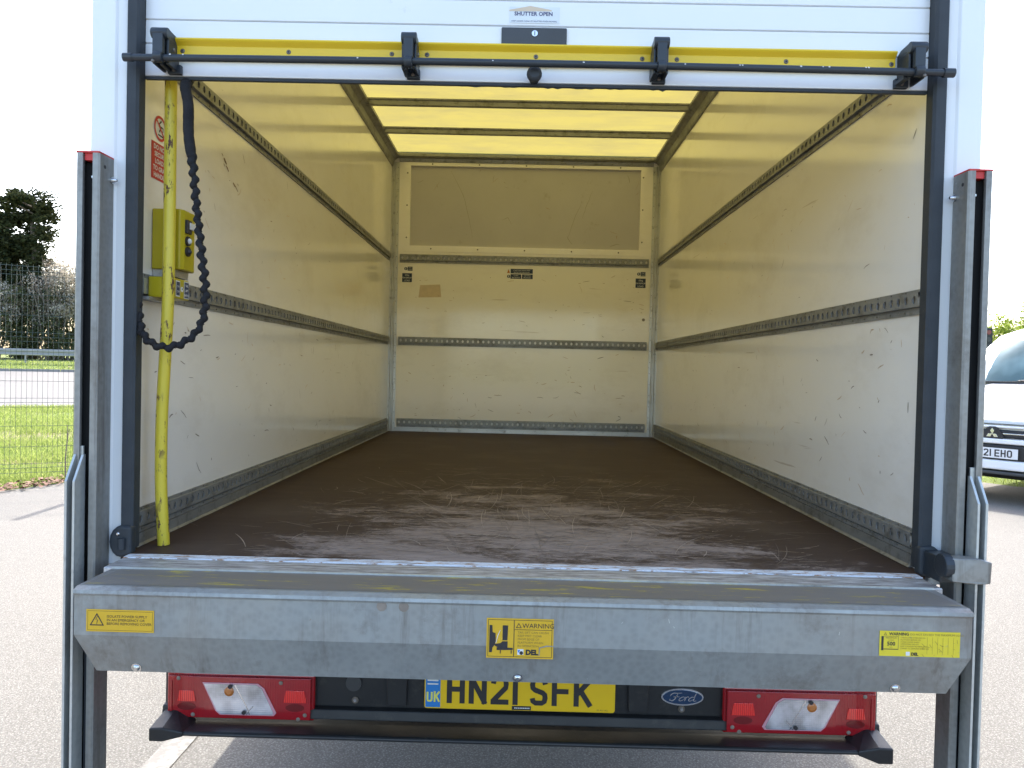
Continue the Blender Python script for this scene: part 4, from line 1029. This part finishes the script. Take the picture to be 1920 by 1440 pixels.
def pt(px, py, d):
    """point seen at a photo pixel, d metres ahead"""
    q = fw+(px-960)/FPX*rt-(py-720)/FPX*up
    return Vector((-0.0135, -1.8754, .4808))+q*d
# conifer: dark crown, trunk visible at its right side
base = pt(64, 690, 46); base.z = zt(vv(base.x, base.y))
t = thing('conifer_tree', base, 'tall dark conifer behind the crash barrier left of the van', 'tree')
mb = MB(); mb.tube([(0, 0, -.3), (.05, 0, 2), (.1, 0, 4), (-.1, 0, 7), (-.5, .2, 9)], [.24, .21, .19, .15, .07], 10); mb.tube([(-1.2, .6, -.3), (-1.3, .6, 3), (-1.7, .6, 6)], [.2, .17, .1], 8)
for i in range(16):
    z = 3.5+i*.4; a = rnd.uniform(2.2, 4.2); mb.tube([(0, 0, z), (math.cos(a)*1.2, math.sin(a)*.8, z+.5), (math.cos(a)*2.4, math.sin(a)*1.4, z+.7)], [.06, .04, .015], 5)
mb.build('trunk', 'bark', t)
mb = MB(); bl = []
rr = random.Random(21)
for i in range(84):
    z = rr.uniform(3.2, 10.0); wmax = .55 if z > 9.3 else 1.0
    x = rr.uniform(-4.2, .35)*(1 if z < 9 else .75); 
    if z > 9.0 and x < -1.9: z -= .9
    if z < 5.2 and x > -.6: x -= .3
    bl.append((x, rr.uniform(-1.3, 1.3), z, rr.uniform(.45, .85), rr.uniform(.30, .55)))
bl += [(-.5, 0, 5.0, .9, .7), (-.3, .2, 5.9, .8, .7), (-.9, -.2, 6.6, .9, .6), (-1.9, 0, 5.4, 1.0, .8), (-.2, 0, 4.3, .6, .6)]
foliage(mb, bl, 58000, .17, 4, hollow=.0)
for i in range(420):   # feathery sprays reaching out to the right
    z = rr.uniform(3.3, 10.2); p = Vector((rr.uniform(-.2, .45), rr.uniform(-.8, .8), z)); d = Vector((rr.uniform(.3, 1), rr.uniform(-.5, .5), rr.uniform(-.1, .5))).normalized()
    L_ = rr.uniform(.2, .75)
    for k in range(9):
        q = p+d*L_*k/8; e = Vector((rr.gauss(0, 1), rr.gauss(0, 1), rr.gauss(0, 1))).normalized()*.09
        mb.add([q, q+d*.12+e, q+d*.2, q+d*.12-e*.4], [(0, 1, 2, 3)], 0)
mb.build('crown', 'conifer_leaf', t)
# blossoming hedge bushes
HB = [(-20, 500, 44, 'pale blossoming bush at the far left under the conifer', 2.2, 5.6), (50, 512, 47, 'pale blossoming bush around the foot of the conifer trunk', 2.0, 5.7), (98, 500, 45, 'pale blossoming bush right of the conifer trunk', 1.8, 5.6), (140, 500, 46, 'pale blossoming bush beside the tail lift column', 2.0, 6.3), (205, 520, 49, 'pale blossoming bush mostly hidden behind the left column', 2.2, 6.0)]
for i, (px, py, d, lb, r_, h_) in enumerate(HB):
    b = pt(px, 690, d); b.z = zt(vv(b.x, b.y)); t = thing('blossoming_bush', b, lb, 'bush', 'blossoming bushes beyond the road')
    rr = random.Random(60+i)
    mb = MB()
    for k in range(26):
        a = rr.uniform(0, 6.28); q = Vector((rr.gauss(0, .3), rr.gauss(0, .3), -.1)); P_ = [q.copy()]; dd = Vector((math.cos(a)*.35, math.sin(a)*.35, 1)).normalized()
        for j in range(5): q = q+dd*h_/5.0*rr.uniform(.8, 1.15); dd = (dd+Vector((rr.gauss(0, .2), rr.gauss(0, .2), .05))).normalized(); P_.append(q.copy())
        mb.tube(P_, [.05, .04, .03, .022, .014, .006], 5)
    mb.build('stems', 'twig', t)
    mb = MB(); bl = [(rr.uniform(-r_, r_)*.8, rr.uniform(-.8, .8), rr.uniform(2.2, h_*.93), rr.uniform(.5, 1.0), rr.uniform(.5, .9)) for _ in range(24)]
    foliage(mb, bl, 13000, .085, 70+i, hollow=.0, asp=.6); mb.build('blossom', 'blossom', t)
    mb = MB(); bl = [(rr.uniform(-r_, r_)*.9, rr.uniform(-.8, .8), rr.uniform(.3, h_*.72), rr.uniform(.6, 1.1), rr.uniform(.6, 1.1)) for _ in range(20)]
    foliage(mb, bl, 9000, .12, 90+i, hollow=.0); mb.build('leaves', 'hedge_leaf', t)
# right side: fresh green bush and a bare thicket
GB = [(1940, 32, 'bright green bush rising behind the white parked car', 2.4, 5.2), (1888, 35, 'bright green bush just right of the right tail lift column', 1.9, 4.3), (2040, 33, 'bright green bush beyond the right photo edge', 3., 4.6)]
for i, (px, d, lb, r_, h_) in enumerate(GB):
    b = pt(px, 760, d); b.z = zt(vv(b.x, b.y)); t = thing('green_bush', b, lb, 'bush', 'green bushes behind the parked car')
    rr = random.Random(160+i); mb = MB()
    for k in range(20):
        a = rr.uniform(0, 6.28); q = Vector((rr.gauss(0, .4), rr.gauss(0, .3), -.1)); P_ = [q.copy()]; dd = Vector((math.cos(a)*.45, math.sin(a)*.45, 1)).normalized()
        for j in range(5): q = q+dd*h_/4.6*rr.uniform(.8, 1.15); dd = (dd+Vector((rr.gauss(0, .2), rr.gauss(0, .2), .05))).normalized(); P_.append(q.copy())
        mb.tube(P_, [.05, .04, .03, .022, .014, .006], 5)
    mb.build('stems', 'bark', t)
    mb = MB(); bl = [(rr.uniform(-r_, r_)*.85, rr.uniform(-1, 1), rr.uniform(.4, h_*.86), rr.uniform(.5, 1.0), rr.uniform(.4, .8)) for _ in range(22)]
    foliage(mb, bl, 15000, .085, 170+i, hollow=.0, asp=.55); mb.build('leaves', 'fresh_leaf', t)
for i, (px, d, h_, lb) in enumerate(((1862, 44, 5.0, 'bare brown thicket seen just beside the right column'), (1925, 46, 7.2, 'bare leafless tree above the green bush'))):
    b = pt(px, 760, d); b.z = zt(vv(b.x, b.y)); t = thing('bare_tree', b, lb, 'tree', 'bare trees behind the parked car')
    rr = random.Random(260+i); mb = MB()
    def grow(p, dd, L_, r_, lv):
        P_ = [p.copy()]; q = p.copy(); e = dd.copy()
        for j in range(4): q = q+e*L_/4; e = (e+Vector((rr.gauss(0, .16), rr.gauss(0, .16), rr.gauss(.03, .1)))).normalized(); P_.append(q.copy())
        mb.tube(P_, [r_, r_*.85, r_*.7, r_*.6, r_*.45], 5 if lv < 2 else 3)
        if lv < 4:
            for k in range(4 if lv else 6):
                s0 = P_[rr.choice((2, 3, 4))]; grow(s0, (e+Vector((rr.gauss(0, .55), rr.gauss(0, .55), rr.gauss(.1, .4)))).normalized(), L_*rr.uniform(.5, .8), r_*.5, lv+1)
    grow(Vector((0, 0, 0)), Vector((0, 0, 1)), h_*.40, .09, 0)
    if i == 0: grow(Vector((.8, 0, 0)), Vector((.1, 0, 1)), h_*.35, .08, 1); grow(Vector((-.9, 0, 0)), Vector((-.1, 0, 1)), h_*.35, .08, 1)
    mb.build('branches', 'twig', t)
# distant signal head
b = pt(1848, 760, 30); b.z = zt(vv(b.x, b.y))
t = thing('traffic_signal', b, 'small dark traffic signal on a pole just left of the parked car windscreen', 'traffic light')
mb = MB(); mb.tube([(0, 0, -.1), (0, 0, 3.0)], .05, 10); mb.build('pole', 'grey_plastic', t)
mb = MB(); mb.box(-.16, -.05, 2.55, .16, .10, 3.45); mb.build('signal_head', 'black_plastic', t, bevel=.02)
for k, m_ in enumerate(('lens_dark', 'scuff_tan', 'fresh_leaf')):
    mb = MB(); mb.disc((0, -.05, 3.28-k*.28), (0, -1, 0), .09, .02, 0, 14); mb.build('signal_lens', 'lens_dark' if k == 0 else 'grey_plastic', t)

# ------------------------------------------------------------------ parked car
TH = R(52)
CP = pt(1863, 815, 8.35)
car = thing('parked_car', (CP.x, CP.y, GZ), 'white car parked facing the camera beside the right tail lift column', 'car', rz=-TH)
def loft(mb, sts, mi=0, cap=True):
    """sts: list of (y, [(x,z)...]) half profiles from bottom to centre top, mirrored"""
    rows = []
    for y, pr in sts: rows.append([(x, y, z) for x, z in pr]+[(-x, y, z) for x, z in pr[::-1]])
    n = len(rows[0]); vs = [p for r_ in rows for p in r_]
    mb.add(vs, [(i*n+k, i*n+k+1, (i+1)*n+k+1, (i+1)*n+k) for i in range(len(rows)-1) for k in range(n-1)], mi, True)
    if cap: mb.add(rows[0], [tuple(range(n))], mi); mb.add(rows[-1], [tuple(range(n))[::-1]], mi)
mb = MB()
def sec(y, w_, zb, zs, ztp, zc): return (y, [(w_*.90, zb), (w_*.985, zb+.10), (w_, zs*.6+zb*.4), (w_*.985, zs), (w_*.90, ztp), (w_*.45, zc-.004), (.0, zc)])
loft(mb, [sec(.02, .68, .42, .80, .90, .93), sec(.10, .80, .34, .84, .945, .99), sec(.30, .88, .32, .90, 1.02, 1.075), sec(.70, .90, .32, 1.00, 1.18, 1.245), sec(1.15, .91, .32, 1.06, 1.28, 1.355), sec(1.4, .91, .32, 1.08, 1.28, 1.35), sec(2.6, .91, .32, 1.10, 1.24, 1.28), sec(3.8, .90, .34, 1.10, 1.20, 1.24), sec(4.25, .84, .42, 1.08, 1.16, 1.20)])
mb.build('body', 'car_white', car)
mb = MB()
def gs(y, wb, wt, zb, zt_): return (y, [(wb, zb), (wb-.02, zb+(zt_-zb)*.4), (wt+.05, zt_-.09), (wt, zt_-.03), (wt-.12, zt_), (wt*.4, zt_+.025), (0, zt_+.03)])
loft(mb, [gs(1.12, .80, .78, 1.10, 1.235), gs(1.30, .80, .74, 1.12, 1.41), gs(1.60, .80, .69, 1.14, 1.66), gs(1.90, .80, .65, 1.15, 1.80), gs(2.3, .80, .64, 1.15, 1.865), gs(3.3, .80, .63, 1.15, 1.85), gs(3.95, .78, .60, 1.15, 1.74), gs(4.18, .76, .66, 1.15, 1.40)])
cabin = mb.build('cabin', 'car_white', car); cabin.location.z = -.135; cabin.scale.z = 1.18
# windscreen: follows the cabin front, just proud of it
mb = MB(); vs = []; ns = 9
lines = [(1.13, 1.268, .69), (1.30, 1.447, .60), (1.50, 1.622, .535), (1.64, 1.718, .49)]
for (y, z, hw) in lines:
    for k in range(ns): u_ = -1+2*k/(ns-1); vs.append((u_*hw, y-.030+.05*abs(u_)**2.2, z+.004-.035*abs(u_)**2.2))
mb.add(vs, [(i*ns+k, i*ns+k+1, (i+1)*ns+k+1, (i+1)*ns+k) for i in range(3) for k in range(ns-1)], 0, True)
o_ = mb.build('windscreen', 'screen_glass', car); o_.location.z = -.135; o_.scale.z = 1.18
mb = MB(); mb.box(-.76, 1.055, 1.245, .76, 1.125, 1.268); mb.tube([(-.15, 1.08, 1.275), (.3, 1.10, 1.32), (.62, 1.13, 1.34)], .008, 6); mb.build('wiper', 'black_plastic', car, bevel=.006).location.z = .090
for s_ in (-1, 1):
    mb = MB(); mb.add([(s_*.775, 1.75, 1.30), (s_*.79, 2.5, 1.28), (s_*.70, 2.5, 1.75), (s_*.71, 1.98, 1.72)], [(0, 1, 2, 3)], 0); mb.add([(s_*.79, 2.56, 1.28), (s_*.79, 3.6, 1.29), (s_*.69, 3.5, 1.70), (s_*.70, 2.56, 1.75)], [(0, 1, 2, 3)], 0); o_ = mb.build('side_window', 'glass', car); o_.location.z = -.135; o_.scale.z = 1.18
    mb = MB(); mb.tube([(s_*.84, 1.55, 1.28), (s_*.93, 1.50, 1.30), (s_*1.04, 1.50, 1.31), (s_*1.08, 1.51, 1.31)], [.04, .085, .085, .03], 10, sy=.7); mb.build('door_mirror', 'car_white', car)
    mb = MB(); vs = [(s_*.50, -.0, .80), (s_*.80, .12, .84), (s_*.86, .34, .90), (s_*.82, .30, .98), (s_*.60, .06, .93), (s_*.50, .02, .88)]; mb.prism([Vector(v)+Vector((0, -.035, 0)) for v in vs], (0, .06, 0)); mb.build('headlight', 'clear_lens', car, bevel=.01)
    for yw in (.82, 3.42):
        mb = MB(); K = 28; prof = [(.66, .20), (.67, .31), (.70, .335), (.86, .335), (.885, .31), (.885, .21)]; vs = []
        for x, r_ in prof: vs += [(s_*x*1.01, yw+r_*math.cos(2*math.pi*k/K), .335+r_*math.sin(2*math.pi*k/K)) for k in range(K)]
        mb.add(vs, [(j*K+k, j*K+(k+1) % K, (j+1)*K+(k+1) % K, (j+1)*K+k) for j in range(5) for k in range(K)], 0, True)
        wh = mb.build('wheel', 'tyre', car)
        mb = MB(); mb.disc((s_*.70, yw, .335), (s_, 0, 0), .215, .185, 0, 24); mb.build('rim', 'alu', wh)
# front end
mb = MB(); mb.box(-.50, -.020, .735, .50, .06, .825); mb.box(-.46, -.028, .50, .46, .06, .665); mb.build('grille', 'black_plastic', car, bevel=.02)
mb = MB(); mb.box(-.62, -.030, .845, .62, .02, .872); mb.build('bonnet_lip', 'car_white', car, bevel=.012)
mb = MB(); mb.box(-.66, -.012, .885, .66, .03, .891); mb.build('bonnet_gap', 'ink', car)
mb = MB(); mb.box(.10, -.032, .778, .49, -.018, .792); mb.box(-.49, -.032, .778, -.10, -.018, .792); mb.build('chrome_bar', 'chrome', car, bevel=.004)
mb = MB(); mb.box(-.64, -.045, .672, .64, .04, .728); mb.build('bumper_bar', 'car_white', car, bevel=.015)
mb = MB(); mb.prism([(-.74, .03, .40), (-.70, -.05, .385), (.70, -.05, .385), (.74, .03, .40), (.74, .20, .40), (-.74, .20, .40)], (0, 0, .105)); mb.build('front_bumper', 'car_white', car, bevel=.02)
mb = MB(); mb.box(-.70, -.062, .335, .70, .10, .372); mb.build('bumper_lip', 'grey_plastic', car, bevel=.012)
# emblem of three diamonds
mb = MB(frame((0, -.034, .775), (1, 0, 0), (0, 0, 1)))
mb.prism([(-.085, -.045, -.004), (.10, -.05, -.004), (.115, -.025, -.004), (.055, .070, -.004), (.025, .085, -.004), (-.025, .085, -.004), (-.055, .070, -.004), (-.115, -.025, -.004)], (0, 0, .006), 1)
def dia(cx, cy, a):
    L_, w2 = .066, .032; d = Vector((math.cos(a), math.sin(a), 0)); e = Vector((-math.sin(a), math.cos(a), 0)); c = Vector((cx, cy, .0025))
    mb.prism([c, c+d*L_/2+e*w2*.62, c+d*L_, c+d*L_/2-e*w2*.62], (0, 0, .006), 0)
for a in (90, 210, 330): dia(0, .004, R(a))
mb.build('emblem', ['chrome', 'black_plastic'], car, bevel=.001)
mb = MB(frame((-.26, -.054, .515), (1, 0, 0), (0, 0, 1)))
mb.box(0, 0, -.004, .52, .111, .0005, 0)
xe = plate_text(mb, 'L21 EHO', .125, .016, .079, 1, .0015)
mb.build('number_plate', ['plate_white', 'ink'], car)
mb = MB(); mb.box(-.55, .3, .26, .55, 4.0, .33); mb.build('underbody', 'underbody', car)
for o_ in bpy.data.objects:
    if '_world' in o_.keys(): del o_['_world']
